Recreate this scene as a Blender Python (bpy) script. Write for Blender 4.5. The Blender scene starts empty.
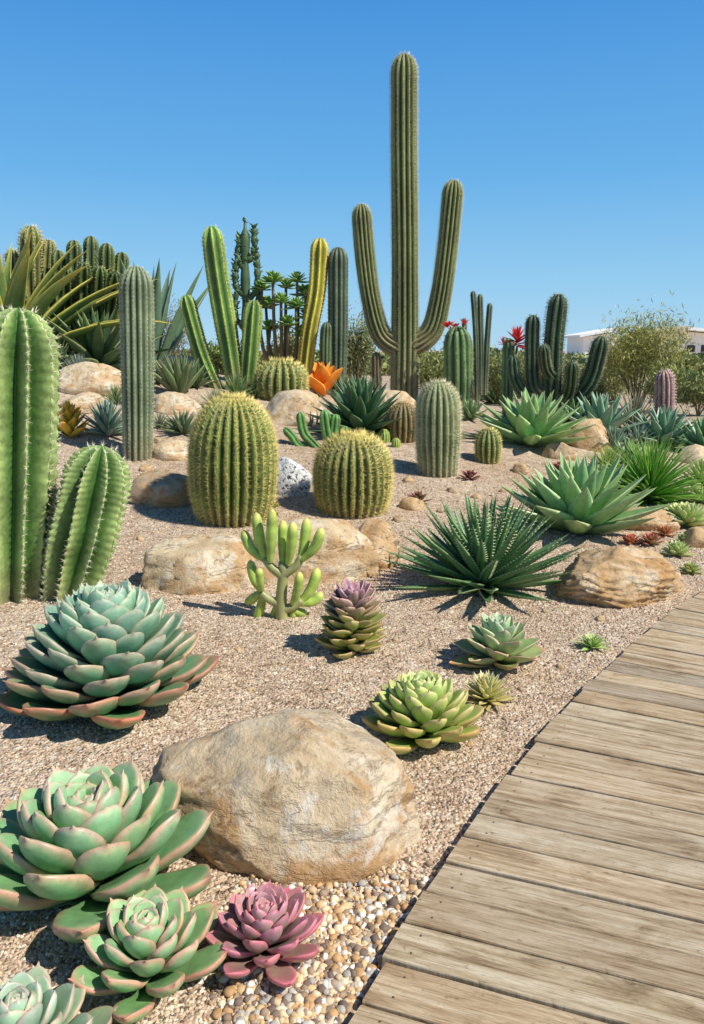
import bpy, bmesh, math, random
import numpy as np
from mathutils import Vector, Matrix, noise
random.seed(11); rng = np.random.default_rng(5)
C = bpy.context.scene.collection
PI = math.pi; R_ = math.radians
# ------------------------------------------------------------------ camera maths
F = 773.0; CX = 352.0; CY = 512.0; CH = 1.5
PIT = math.atan(162/773); cp, sp = math.cos(PIT), math.sin(PIT)
def ray(px, py):
    u = (px-CX)/F; v = (CY-py)/F
    return Vector((u, cp+v*sp, -sp+v*cp))
def ss(a, b, x):
    t = min(1, max(0, (x-a)/(b-a))); return t*t*(3-2*t)
def H(x, y):
    d = (y-(2.04+1.18*x))/1.55
    near = ss(0.05, .8, d if x > 0 else d+.3)
    f = ss(0, 4, d)
    A = min(1.25, max(.12, .62-.125*(x-.7)))
    r = ss(5.2, 13.2, y)*(1-ss(15, 24, y))
    z = A*r*f
    z += near*(.016*noise.noise(Vector((x*1.7, y*1.7, 3)))+.006*noise.noise(Vector((x*6, y*6, 5)))+.05*ss(6, 9, y)*noise.noise(Vector((x*.9, y*.9, 8))))
    return z
def G(px, py):
    d = ray(px, py); t = 1.2
    while t < 30:
        x, y, z = d.x*t, d.y*t, CH+d.z*t
        if z <= H(x, y): return Vector((x, y, H(x, y))), t
        t += .01 if t < 5 else .03
    return B(px, 13.3)
def B(px, Y):
    z = 0
    for _ in range(4):
        t = Y*cp+(CH-z)*sp; x = (px-CX)/F*t; z = H(x, Y)
    return Vector((x, Y, z)), t
def WP(px, py, Y):
    d = ray(px, py); k = Y/d.y
    return Vector((d.x*k, Y, CH+d.z*k))
# ------------------------------------------------------------------ mesh builder
class MB:
    def __init__(s): s.v = []; s.q = []; s.t = []; s.c = []; s.n = 0
    def add(s, v, col, quads=None, tris=None):
        v = np.asarray(v, float).reshape(-1, 3); k = len(v)
        col = np.asarray(col, float)
        if col.ndim == 1: col = np.tile(col[:3], (k, 1))
        s.v.append(v); s.c.append(col[:, :3])
        if quads is not None and len(quads): s.q.append(np.asarray(quads, int).reshape(-1, 4)+s.n)
        if tris is not None and len(tris): s.t.append(np.asarray(tris, int).reshape(-1, 3)+s.n)
        s.n += k
    def build(s, name, mat, parent=None, smooth=True, uv=None):
        V = np.concatenate(s.v); Cc = np.clip(np.concatenate(s.c), 0, 1)
        Q = np.concatenate(s.q) if s.q else np.zeros((0, 4), int)
        T = np.concatenate(s.t) if s.t else np.zeros((0, 3), int)
        me = bpy.data.meshes.new(name)
        me.vertices.add(len(V)); me.vertices.foreach_set('co', V.astype(np.float32).ravel())
        loops = np.concatenate([Q.ravel(), T.ravel()]).astype(np.int32)
        me.loops.add(len(loops)); me.loops.foreach_set('vertex_index', loops)
        starts = np.concatenate([np.arange(len(Q))*4, len(Q)*4+np.arange(len(T))*3]).astype(np.int32)
        me.polygons.add(len(starts)); me.polygons.foreach_set('loop_start', starts)
        me.update(calc_edges=True); me.validate()
        me.polygons.foreach_set('use_smooth', np.full(len(me.polygons), smooth))
        a = me.color_attributes.new('Col', 'FLOAT_COLOR', 'POINT')
        a.data.foreach_set('color', np.hstack([Cc, np.ones((len(Cc), 1))]).astype(np.float32).ravel())
        if uv is not None:
            l = me.uv_layers.new(name='UVMap')
            idx = np.zeros(len(me.loops), np.int32); me.loops.foreach_get('vertex_index', idx)
            l.data.foreach_set('uv', np.asarray(uv)[idx].astype(np.float32).ravel())
        me.materials.append(mat)
        o = bpy.data.objects.new(name, me); C.objects.link(o)
        if parent: o.parent = parent
        return o
def thing(name, label, cat, loc, group=None):
    o = bpy.data.objects.new(name, None); C.objects.link(o); o.location = loc
    o.empty_display_size = .1
    o['label'] = label; o['category'] = cat
    if group: o['group'] = group
    return o
# ------------------------------------------------------------------ materials
def newmat(name):
    m = bpy.data.materials.new(name); m.use_nodes = True
    nt = m.node_tree; b = nt.nodes['Principled BSDF']
    return m, nt, b
def N(nt, t, **k):
    n = nt.nodes.new(t)
    for a, v in k.items(): setattr(n, a, v)
    return n
def mathn(nt, op, a, b=None, c=None):
    n = nt.nodes.new('ShaderNodeMath'); n.operation = op
    for i, x in enumerate((a, b, c)):
        if x is None: continue
        if isinstance(x, (int, float)): n.inputs[i].default_value = x
        else: nt.links.new(x, n.inputs[i])
    return n.outputs[0]
def mix(nt, fac, a, b, mode='MIX'):
    n = nt.nodes.new('ShaderNodeMix'); n.data_type = 'RGBA'; n.blend_type = mode
    for s_, x in ((n.inputs[0], fac), (n.inputs[6], a), (n.inputs[7], b)):
        if isinstance(x, (int, float)): s_.default_value = x
        elif isinstance(x, tuple): s_.default_value = (*x, 1) if len(x) == 3 else x
        else: nt.links.new(x, s_)
    return n.outputs[2]
def ramp(nt, fac, stops, interp='LINEAR'):
    n = nt.nodes.new('ShaderNodeValToRGB'); n.color_ramp.interpolation = interp
    e = n.color_ramp.elements
    while len(e) < len(stops): e.new(.5)
    for i, (p, c) in enumerate(stops): e[i].position = p; e[i].color = (*c, 1)
    nt.links.new(fac, n.inputs[0]); return n.outputs[0]
def noisen(nt, vec, scale, detail=4, rough=.55, dist=0):
    n = N(nt, 'ShaderNodeTexNoise'); n.inputs['Scale'].default_value = scale
    n.inputs['Detail'].default_value = detail; n.inputs['Roughness'].default_value = rough
    n.inputs['Distortion'].default_value = dist
    if vec is not None: nt.links.new(vec, n.inputs['Vector'])
    return n.outputs['Fac']
def bump(nt, h, strength, dist, b):
    n = nt.nodes.new('ShaderNodeBump'); n.inputs['Strength'].default_value = strength
    n.inputs['Distance'].default_value = dist; nt.links.new(h, n.inputs['Height'])
    nt.links.new(n.outputs[0], b.inputs['Normal'])
def plant_mat(name, rough=.5, scale=30, amt=.25, spec=.4, bumpd=.002, bloom=0, spots=0, gain=1.0, spotc=(.16, .10, .05)):
    m, nt, b = newmat(name)
    col = N(nt, 'ShaderNodeVertexColor', layer_name='Col').outputs[0]
    tc = N(nt, 'ShaderNodeTexCoord').outputs['Object']
    n1 = noisen(nt, tc, scale, 4); n2 = noisen(nt, tc, scale*.2, 2)
    s_ = mathn(nt, 'ADD', mathn(nt, 'MULTIPLY', n1, .6), mathn(nt, 'MULTIPLY', n2, .4))
    v = N(nt, 'ShaderNodeMapRange'); nt.links.new(s_, v.inputs[0])
    v.inputs[1].default_value = .3; v.inputs[2].default_value = .7
    v.inputs[3].default_value = gain*(1-amt); v.inputs[4].default_value = gain*(1+amt)
    h = N(nt, 'ShaderNodeVectorMath', operation='SCALE'); nt.links.new(col, h.inputs[0]); nt.links.new(v.outputs[0], h.inputs['Scale'])
    c = h.outputs[0]
    if bloom: c = mix(nt, mathn(nt, 'MULTIPLY', n2, bloom), c, (.62, .68, .62))
    if spots:
        n3 = noisen(nt, tc, scale*5, 3, .6)
        sp_ = N(nt, 'ShaderNodeMapRange'); nt.links.new(n3, sp_.inputs[0]); sp_.inputs[1].default_value = .62; sp_.inputs[2].default_value = .72
        c = mix(nt, mathn(nt, 'MULTIPLY', sp_.outputs[0], spots), c, spotc)
    nt.links.new(c, b.inputs['Base Color'])
    rr = N(nt, 'ShaderNodeMapRange'); nt.links.new(n1, rr.inputs[0]); rr.inputs[1].default_value = .3; rr.inputs[2].default_value = .7
    rr.inputs[3].default_value = rough-.1; rr.inputs[4].default_value = min(1, rough+.14); nt.links.new(rr.outputs[0], b.inputs['Roughness'])
    b.inputs['Specular IOR Level'].default_value = spec
    bump(nt, n1, .4, bumpd, b)
    return m
M_suc = plant_mat('succulent_skin', .42, 26, .26, .5, .002, .06, .5, 1.1)
M_agave = plant_mat('agave_skin', .38, 26, .28, .55, .0015, .03, .35, 1.15)
M_cact = plant_mat('cactus_skin', .5, 38, .42, .4, .004, 0, .5, 1.1, (.30, .24, .13))
M_spine = plant_mat('spine', .55, 20, .15, .35, .0005)
M_leaf = plant_mat('shrub_leaf', .6, 3, .35, .25, .001)
M_wood0 = plant_mat('bark', .85, 30, .3, .1, .004)
M_flow = plant_mat('petal', .5, 20, .2, .3, .001)
def N_range(nt, x, a, b_):
    v = N(nt, 'ShaderNodeMapRange'); nt.links.new(x, v.inputs[0]); v.inputs[1].default_value = a; v.inputs[2].default_value = b_; return v.outputs[0]
def rock_mat(name, A, Bc, Cc, dark, sc=1.0, crack=1.0, stain=(.54, .29, .10), st=.75, pale=0):
    m, nt, b = newmat(name)
    tc = N(nt, 'ShaderNodeTexCoord').outputs['Object']
    n1 = noisen(nt, tc, 2.6*sc, 8, .60, .5); n2 = noisen(nt, tc, 1.9*sc, 7, .66, .7)
    n3 = noisen(nt, tc, 45*sc, 5, .7); n4 = noisen(nt, tc, 9*sc, 8, .72, .3)
    c = ramp(nt, n1, [(.30, A), (.48, Bc), (.64, Cc)])
    c = mix(nt, mathn(nt, 'MULTIPLY', N_range(nt, n2, .49, .57), st), c, stain)
    if pale:
        n6 = noisen(nt, tc, 4.2*sc, 7, .7, 1.4)
        c = mix(nt, mathn(nt, 'MULTIPLY', N_range(nt, n6, .56, .62), pale), c, (.82, .78, .70))
        c = mix(nt, mathn(nt, 'MULTIPLY', N_range(nt, n6, .42, .36), pale*.7), c, (.42, .38, .33))
    c = mix(nt, .45, c, ramp(nt, n3, [(.3, (.42, .36, .28)), (.46, (.95, .95, .95)), (.7, (1, 1, 1))]), 'MULTIPLY')
    c = mix(nt, .7, c, ramp(nt, n4, [(.36, (.36, .26, .17)), (.45, (1, 1, 1))]), 'MULTIPLY')
    hs = mathn(nt, 'ADD', mathn(nt, 'MULTIPLY', n4, 1.0), mathn(nt, 'MULTIPLY', n3, .2))
    if crack:
        mp_ = N(nt, 'ShaderNodeMapping'); mp_.inputs['Scale'].default_value = (.8*sc, 1.1*sc, 3.6*sc); mp_.inputs['Rotation'].default_value = (.5, .35, 0); nt.links.new(tc, mp_.inputs[0])
        n5 = noisen(nt, mp_.outputs[0], 1.1, 7, .66, .5)
        vein = mathn(nt, 'MULTIPLY', mathn(nt, 'SUBTRACT', 1.0, N_range(nt, mathn(nt, 'ABSOLUTE', mathn(nt, 'SUBTRACT', n5, .5)), 0, .014)), N_range(nt, n1, .46, .54))
        c = mix(nt, mathn(nt, 'MULTIPLY', vein, .6*crack), c, dark)
        hs = mathn(nt, 'SUBTRACT', hs, mathn(nt, 'MULTIPLY', vein, .25*crack)); hs = mathn(nt, 'ADD', hs, mathn(nt, 'MULTIPLY', n5, .6*crack))
    nt.links.new(c, b.inputs['Base Color']); b.inputs['Roughness'].default_value = .72; b.inputs['Specular IOR Level'].default_value = .3
    bump(nt, mathn(nt, 'ADD', hs, n1), .9, .034/sc, b)
    return m
RK_tan = rock_mat('tan_sandstone', (.52, .36, .19), (.70, .54, .34), (.82, .70, .51), (.20, .12, .06), 1.15, .55, st=.8, pale=.55)
RK_org = rock_mat('orange_sandstone', (.50, .30, .13), (.68, .46, .24), (.78, .62, .41), (.12, .06, .03), 1.8, 1.3, pale=.3)
RK_brn = rock_mat('brown_sandstone', (.40, .27, .15), (.52, .38, .23), (.64, .51, .35), (.12, .07, .04), 1.8, .9)
RK_bei = rock_mat('golden_limestone', (.56, .40, .22), (.76, .60, .38), (.86, .75, .55), (.24, .15, .07), 1.8, 1.1, st=.65, pale=.4)
def speck():
    m, nt, b = newmat('speckled_stone'); tc = N(nt, 'ShaderNodeTexCoord').outputs['Object']
    n1 = noisen(nt, tc, 28, 4, .7, .6)
    c = ramp(nt, n1, [(.42, (.06, .06, .07)), (.47, (.85, .85, .83)), (.8, (.9, .9, .88))]); nt.links.new(c, b.inputs['Base Color']); b.inputs['Roughness'].default_value = .7
    bump(nt, n1, .8, .03, b); return m
RK_wht = speck()

# ------------------------------------------------------------------ ground
def ground():
    n = 380
    u = np.linspace(-1, 1, n); k = math.asinh(600)
    X = 2.6*np.sinh(k*u); Y = 6+2.6*np.sinh(k*u)
    V = np.zeros((n, n, 3))
    for j in range(n):
        for i in range(n):
            x, y = float(X[i]), float(Y[j])
            V[j, i] = (x, y, H(x, y) if abs(x) < 40 and -5 < y < 60 else 0)
    idx = np.arange(n*n).reshape(n, n)
    q = np.stack([idx[:-1, :-1], idx[:-1, 1:], idx[1:, 1:], idx[1:, :-1]], -1).reshape(-1, 4)
    m, nt, b = newmat('gravel_ground')
    tc = N(nt, 'ShaderNodeTexCoord').outputs['Object']
    v1 = N(nt, 'ShaderNodeTexVoronoi'); v1.inputs['Scale'].default_value = 85; nt.links.new(tc, v1.inputs['Vector'])
    v2 = N(nt, 'ShaderNodeTexVoronoi'); v2.inputs['Scale'].default_value = 38; nt.links.new(tc, v2.inputs['Vector'])
    sep = N(nt, 'ShaderNodeSeparateColor'); nt.links.new(v1.outputs['Color'], sep.inputs[0])
    sep2 = N(nt, 'ShaderNodeSeparateColor'); nt.links.new(v2.outputs['Color'], sep2.inputs[0])
    st = [(0, (.20, .13, .085)), (.12, (.44, .31, .20)), (.4, (.66, .50, .35)), (.7, (.75, .60, .44)), (.88, (.81, .69, .54)), (1, (.90, .83, .7))]
    ca = ramp(nt, sep.outputs[0], st); cb = ramp(nt, sep2.outputs[0], st)
    c = mix(nt, .35, ca, cb)
    big = noisen(nt, tc, .9, 4)
    c = mix(nt, .45, c, ramp(nt, big, [(.35, (.74, .62, .50)), (.6, (1, 1, 1))]), 'MULTIPLY')
    med = noisen(nt, tc, 9, 5)
    c = mix(nt, .5, c, ramp(nt, med, [(.35, (.58, .5, .42)), (.55, (1, 1, 1))]), 'MULTIPLY')
    nt.links.new(c, b.inputs['Base Color']); b.inputs['Roughness'].default_value = .95; b.inputs['Specular IOR Level'].default_value = .1
    h = mathn(nt, 'ADD', mathn(nt, 'MULTIPLY', v1.outputs['Distance'], -.5), mathn(nt, 'MULTIPLY', v2.outputs['Distance'], -.6))
    h = mathn(nt, 'ADD', h, mathn(nt, 'MULTIPLY', med, .8))
    bump(nt, h, .95, .02, b)
    mb = MB(); mb.add(V.reshape(-1, 3), (1, 1, 1), q)
    o = mb.build('ground', m); o['kind'] = 'structure'
ground()

# ------------------------------------------------------------------ boardwalk
EDGE_PX = [(355, 1024), (445, 880), (545, 740), (645, 640), (704, 596)]
EP = [Vector((p.x, p.y)) for p in [G(a, b)[0] for a, b in EDGE_PX]]
EP = [EP[0]+(EP[0]-EP[1])*2.2, EP[0]+(EP[0]-EP[1])*1.0] + EP
d_ = (EP[-1]-EP[-2]).normalized()
for k in range(1, 6):
    a = -R_(3)*k
    dd = Vector((d_.x*math.cos(a)-d_.y*math.sin(a), d_.x*math.sin(a)+d_.y*math.cos(a)))
    EP.append(EP[-1]+dd*1.2)
def catmull(P, per):
    out = []
    for i in range(len(P)-1):
        p0 = P[max(0, i-1)]; p1 = P[i]; p2 = P[i+1]; p3 = P[min(len(P)-1, i+2)]
        for k in range(per):
            t = k/per
            out.append(.5*((2*p1)+(p2-p0)*t+(2*p0-5*p1+4*p2-p3)*t*t+(3*p1-p0-3*p2+p3)*t**3))
    out.append(P[-1].copy()); return out
def resample(P, step=None, n=None):
    L = [0]
    for i in range(1, len(P)): L.append(L[-1]+(P[i]-P[i-1]).length)
    if n is None: n = max(2, int(L[-1]/step)+1)
    out = []; j = 0
    for k in range(n):
        s_ = L[-1]*k/(n-1)
        while j < len(L)-2 and L[j+1] < s_: j += 1
        f = (s_-L[j])/max(1e-9, L[j+1]-L[j]); out.append(P[j].lerp(P[j+1], min(1, f)))
    return out
EDGE = resample(catmull(EP, 20), step=.138)
mb = MB(); UV = []; sc_mb = MB()
top = .045
for i in range(len(EDGE)-1):
    def dr(p):
        k = .36+.34*ss(1.6, 5, p.y); v = Vector((1, -k)); return v.normalized()
    p, q = EDGE[i], EDGE[i+1]
    d1, d2 = dr(p), dr(q)
    e = (q-p).normalized(); g = .0042
    off = random.uniform(-.010, .006); Wd = 2.3
    a0 = p+e*g+d1*off; b0 = q-e*g+d2*(off+random.uniform(-.003, .003)); a1 = p+e*g+d1*Wd; b1 = q-e*g+d2*Wd
    zt = top+random.uniform(-.003, .003); w = (b0-a0).length
    tone = random.uniform(.76, 1.08); warm = random.uniform(-.05, .05)
    col = (tone*(1+warm), tone, tone*(1-warm*1.5)); u0 = random.uniform(0, 60); v0 = i*1.37
    nl = 24; verts = []; ring = [(0, -.035), (0, -.005), (.0015, -.0015), (.006, 0), (w*.5, -.0008), (w-.006, 0), (w-.0015, -.0015), (w, -.005), (w, -.035)]
    nr = len(ring)
    for k in range(nl+1):
        f = k/nl; A = a0.lerp(a1, f); Bq = b0.lerp(b1, f); dv = (Bq-A); wl = dv.length; dn = dv.normalized()
        wv = .0016*noise.noise(Vector((f*14+u0, 3, i)))
        for j, (x, z) in enumerate(ring):
            P = A+dn*(x/w*wl+(wv if j < 4 else -wv if j > 4 else 0)); verts.append((P.x, P.y, zt+z+.0014*noise.noise(Vector((f*9+u0, x*20, i))))); UV.append((u0+f*Wd, v0+x))
    q_ = [(k*nr+j, (k+1)*nr+j, (k+1)*nr+j+1, k*nr+j+1) for k in range(nl) for j in range(nr-1)]
    t_ = [(0, j, j+1) for j in range(1, nr-1)]
    mb.add(verts, col, q_, t_)
    for (fx) in (.06, 1.1, 2.1):
        for wy in (.25, .75):
            c0 = a0+d1*fx+(b0-a0)*wy
            vv = [(c0.x, c0.y, zt+.0012)]+[(c0.x+.0032*math.cos(a), c0.y+.0032*math.sin(a), zt+.0008) for a in np.arange(8)*PI/4]
            sc_mb.add(vv, (.10, .08, .06), None, [(0, 1+k, 1+(k+1) % 8) for k in range(8)])
m, nt, b = newmat('weathered_wood')
uvn = N(nt, 'ShaderNodeUVMap', uv_map='UVMap').outputs[0]
def mp(s):
    n = N(nt, 'ShaderNodeMapping'); n.inputs['Scale'].default_value = s; nt.links.new(uvn, n.inputs[0]); return n.outputs[0]
g1 = noisen(nt, mp((1.4, 38, 1)), 1.5, 8, .66, .7)
g2 = noisen(nt, mp((5, 190, 1)), 1.5, 5, .7, .2)
g3 = noisen(nt, mp((2.2, 8, 1)), 1.6, 7, .72, .8)
g4 = noisen(nt, mp((16, 30, 1)), 1.5, 5, .72, .3)
c = ramp(nt, g1, [(.28, (.24, .16, .09)), (.39, (.52, .38, .23)), (.53, (.69, .54, .36)), (.73, (.80, .67, .48))])
c = mix(nt, .65, c, ramp(nt, g2, [(.36, (.40, .32, .23)), (.5, (1, 1, 1))]), 'MULTIPLY')
c = mix(nt, .8, c, ramp(nt, g3, [(.34, (.36, .28, .20)), (.45, (.80, .74, .66)), (.56, (1.0, 1.0, 1.0))]), 'MULTIPLY')
c = mix(nt, .6, c, ramp(nt, g4, [(.32, (.30, .24, .17)), (.40, (1.0, 1.0, 1.0))]), 'MULTIPLY')
vc = N(nt, 'ShaderNodeVertexColor', layer_name='Col').outputs[0]
c = mix(nt, 1.0, c, vc, 'MULTIPLY')
nt.links.new(c, b.inputs['Base Color']); b.inputs['Roughness'].default_value = .72; b.inputs['Specular IOR Level'].default_value = .25
bump(nt, mathn(nt, 'ADD', g1, mathn(nt, 'ADD', mathn(nt, 'MULTIPLY', g2, .8), mathn(nt, 'MULTIPLY', g4, .5))), .9, .005, b)
bw = mb.build('boardwalk', m, smooth=False, uv=UV); bw['kind'] = 'structure'
sh_ = sc_mb.build('screw_heads', M_wood0, bw); sh_['kind'] = 'stuff'
E2 = resample(EDGE, n=40)
for s_ in (.10, 1.1, 2.1):
    vs = []
    for k, p in enumerate(E2):
        d1 = Vector((1, -(.36+.34*ss(1.6, 5, p.y)))).normalized()
        a = p+d1*s_; c2 = p+d1*(s_+.045)
        vs += [(a.x, a.y, -.05), (a.x, a.y, .0055), (c2.x, c2.y, .0055), (c2.x, c2.y, -.05)]
    mb = MB(); mb.add(vs, (.1, .07, .045), [(k*4+j, k*4+4+j, k*4+5+j, k*4+1+j) for k in range(39) for j in range(3)])
    mb.build('joist', M_wood0, bw, smooth=False)

# ------------------------------------------------------------------ leaves
def prof_w(kind, t):
    t = np.asarray(t)
    if kind == 'ech':
        a = .46+.54*np.sin(np.clip(t/.66, 0, 1)*PI/2)**1.2
        u = np.clip((t-.66)/.34, 0, 1); return a*np.clip(1-u**2.1, 0, 1)**.66
    if kind == 'oval':
        a = .5+.5*np.sin(np.clip(t/.5, 0, 1)*PI/2); u = np.clip((t-.5)/.5, 0, 1); return a*np.clip(1-u**1.9, 0, 1)**.85
    if kind == 'lance':
        a = .72+.28*np.sin(np.clip(t/.42, 0, 1)*PI/2); u = np.clip((t-.42)/.58, 0, 1); return a*(1-u**1.45)
    return 1-.98*t**1.35
TS = {'ech': [0, .15, .32, .48, .6, .7, .79, .87, .93, .97, .992, 1.05], 'oval': [0, .15, .3, .45, .6, .72, .82, .9, .96, 1.0],
      'lance': [0, .12, .28, .42, .56, .7, .82, .92, 1], 'strap': [0, .17, .34, .5, .66, .8, .92, 1]}
def sm(a, b, x):
    t = np.clip((x-a)/(b-a), 0, 1); return t*t*(3-2*t)
def leaf(mb, org, az, elev, L, Wd, th, curl, kind, cup, cols, M=12, tilt=0, teeth=None, tcol=(.6, .5, .3), bend=0, tb=.6, eb=1.0):
    if kind == 'ech': M = 16
    T = np.array(TS[kind]); n = len(T)
    w = Wd*prof_w(kind, np.clip(T, 0, 1)); w[-1] = Wd*.012
    if kind == 'ech': w[-2] = Wd*.11
    ang = elev+curl*T**1.3
    dT = np.diff(T, prepend=0); r = np.cumsum(dT*np.cos(ang))*L; z = np.cumsum(dT*np.sin(ang))*L
    azt = az+bend*T
    rad = np.stack([np.cos(azt), np.sin(azt), 0*azt], 1); side = np.stack([-np.sin(azt), np.cos(azt), 0*azt], 1)
    up = np.array([0, 0, 1.])
    nor = -np.sin(ang)[:, None]*rad+np.cos(ang)[:, None]*up
    if tilt:
        side, nor = side*math.cos(tilt)+nor*math.sin(tilt), nor*math.cos(tilt)-side*math.sin(tilt)
    cen = np.array(org)+rad*r[:, None]+up*z[:, None]
    ph = np.arange(M)*2*PI/M; cx = np.cos(ph); s_ = np.sin(ph)
    if kind == 'ech':
        thp = th*np.clip(prof_w(kind, np.clip(T*.96, 0, 1)), .05, 1)*(.62+.38*np.sin(np.clip(T, 0, 1)*PI*.85)); thp[-1] = th*.03; thp[-2] = th*.16
        topf = .5
    else:
        thp = th*np.clip(prof_w(kind, np.clip(T*.92, 0, 1)), .05, 1)*(1-.55*np.clip(T, 0, 1)); thp[-1] = th*.02; topf = .35
    cz = thp[:, None]*np.where(s_ > 0, topf, 1)*s_+cup*(cx**2)*w[:, None]*.5
    if kind in ('ech', 'oval'):
        wvp = random.uniform(0, 6.28); cz = cz+np.abs(cx)[None]**3*w[:, None]*.04*np.sin(T*9+wvp)[:, None]*np.sign(cx+.01)[None]
    P = cen[:, None, :]+side[:, None, :]*(cx*w[:, None]*.5)[:, :, None]+nor[:, None, :]*cz[:, :, None]
    base, tip, edge = [np.array(c_) for c_ in cols]
    tt = np.repeat(np.clip(T, 0, 1)[:, None], M, 1); ee = np.repeat(np.abs(cx)[None], n, 0)
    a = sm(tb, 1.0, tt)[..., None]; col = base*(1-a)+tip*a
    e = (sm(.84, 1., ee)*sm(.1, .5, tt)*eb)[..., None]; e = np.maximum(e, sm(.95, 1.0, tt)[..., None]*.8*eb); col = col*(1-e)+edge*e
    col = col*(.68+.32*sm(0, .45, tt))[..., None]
    col = col*random.uniform(.84, 1.14)*np.array([random.uniform(.94, 1.08), 1, random.uniform(.9, 1.08)])
    idx = np.arange(n*M).reshape(n, M); nx = np.roll(idx, -1, 1)
    q = np.stack([idx[:-1], nx[:-1], nx[1:], idx[1:]], -1).reshape(-1, 4)
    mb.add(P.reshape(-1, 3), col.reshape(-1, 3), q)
    if teeth is not None:
        K = teeth[0]; tl = teeth[1]
        for sg in (1, -1):
            for k in range(K):
                t = .08+.86*k/K; c0 = np.array([np.interp(t, T, cen[:, j]) for j in range(3)]); ww = np.interp(t, T, w)/2*sg
                sd = np.array([np.interp(t, T, side[:, j]) for j in range(3)]); tg = np.array([np.interp(min(1, t+.03), T, cen[:, j]) for j in range(3)])-c0
                tg /= np.linalg.norm(tg)+1e-9; nn = np.cross(sd, tg)
                b0 = c0+sd*ww*.93+np.array([0, 0, 1])*cup*abs(ww)*.9*math.cos(elev)
                mb.add([b0-tg*tl*.35, b0+tg*tl*.35, b0+sd*sg*tl+tg*tl*.4, b0+nn*tl*.25], tcol, None, [(0, 1, 2), (1, 3, 2), (3, 0, 2)])
def lerp3(a, b, f): return tuple(a[i]*(1-f)+b[i]*f for i in range(3))
def rosette(mbs, n, R, e0, e1, stem, wr, kind='ech', th=.1, curl=.35, cup=.3, cfn=None, lmin=.22, lp=.75, ep=1.0, jit=.05, org=(0, 0, 0), teeth=None, split=.4, r0=.08, tb=.6, eb=1., tcol=(.6, .5, .3), ljit=.05, zp=1.2, bend=0):
    az0 = random.uniform(0, 6.28)
    for i in range(n):
        f = i/(n-1); az = az0+i*2.39996+random.uniform(-jit, jit)
        L = R*(lmin+(1-lmin)*f**lp)*(1+random.uniform(-ljit, ljit))
        e = e0+(e1-e0)*f**ep+random.uniform(-jit, jit)
        m_ = mbs[0] if (len(mbs) == 1 or f < split) else mbs[1]
        rr = R*r0*f
        o = (org[0]+math.cos(az)*rr, org[1]+math.sin(az)*rr, org[2]+stem*(1-f**zp))
        W_ = R*wr*(.45+.55*f**.6) if kind in ('ech', 'oval') else R*wr*(.7+.3*f)
        tf = (.45+.55*f**.5) if kind == 'ech' else 1
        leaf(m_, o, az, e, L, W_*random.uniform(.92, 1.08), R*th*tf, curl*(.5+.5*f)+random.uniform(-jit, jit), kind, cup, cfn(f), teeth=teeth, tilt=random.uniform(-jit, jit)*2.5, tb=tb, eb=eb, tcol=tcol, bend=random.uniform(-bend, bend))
def rosette_plant(name, label, cat, px, py, Rpx, n, group=None, mat=None, parts=('inner_leaves', 'outer_leaves'), Y=None, lift=0, seed=None, lean=None, **k):
    if seed is not None: random.seed(seed)
    loc, t = G(px, py) if Y is None else B(px, Y)
    u = Rpx/F*t
    o = thing(name, label, cat, loc, group)
    if lean: o.rotation_euler = (lean[0], lean[1], 0)
    k['stem'] = k.get('stem', .3)*u
    if k.get('teeth'): k['teeth'] = (k['teeth'][0], k['teeth'][1]*u)
    a, b2 = MB(), MB()
    rosette([a, b2] if len(parts) > 1 else [a], n, u, org=(0, 0, lift*u), **k)
    a.build(parts[0], mat or M_suc, o)
    if len(parts) > 1: b2.build(parts[1], mat or M_suc, o)
    if k['stem'] > 0 or lift:
        s_ = MB(); tube(s_, [Vector((0, 0, -.03)), Vector((0, 0, k['stem']*.8+lift*u))], [u*.13, u*.07], 8, (.2, .13, .08)); s_.build('stem', M_wood0, o)
    return o, u, t
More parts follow.
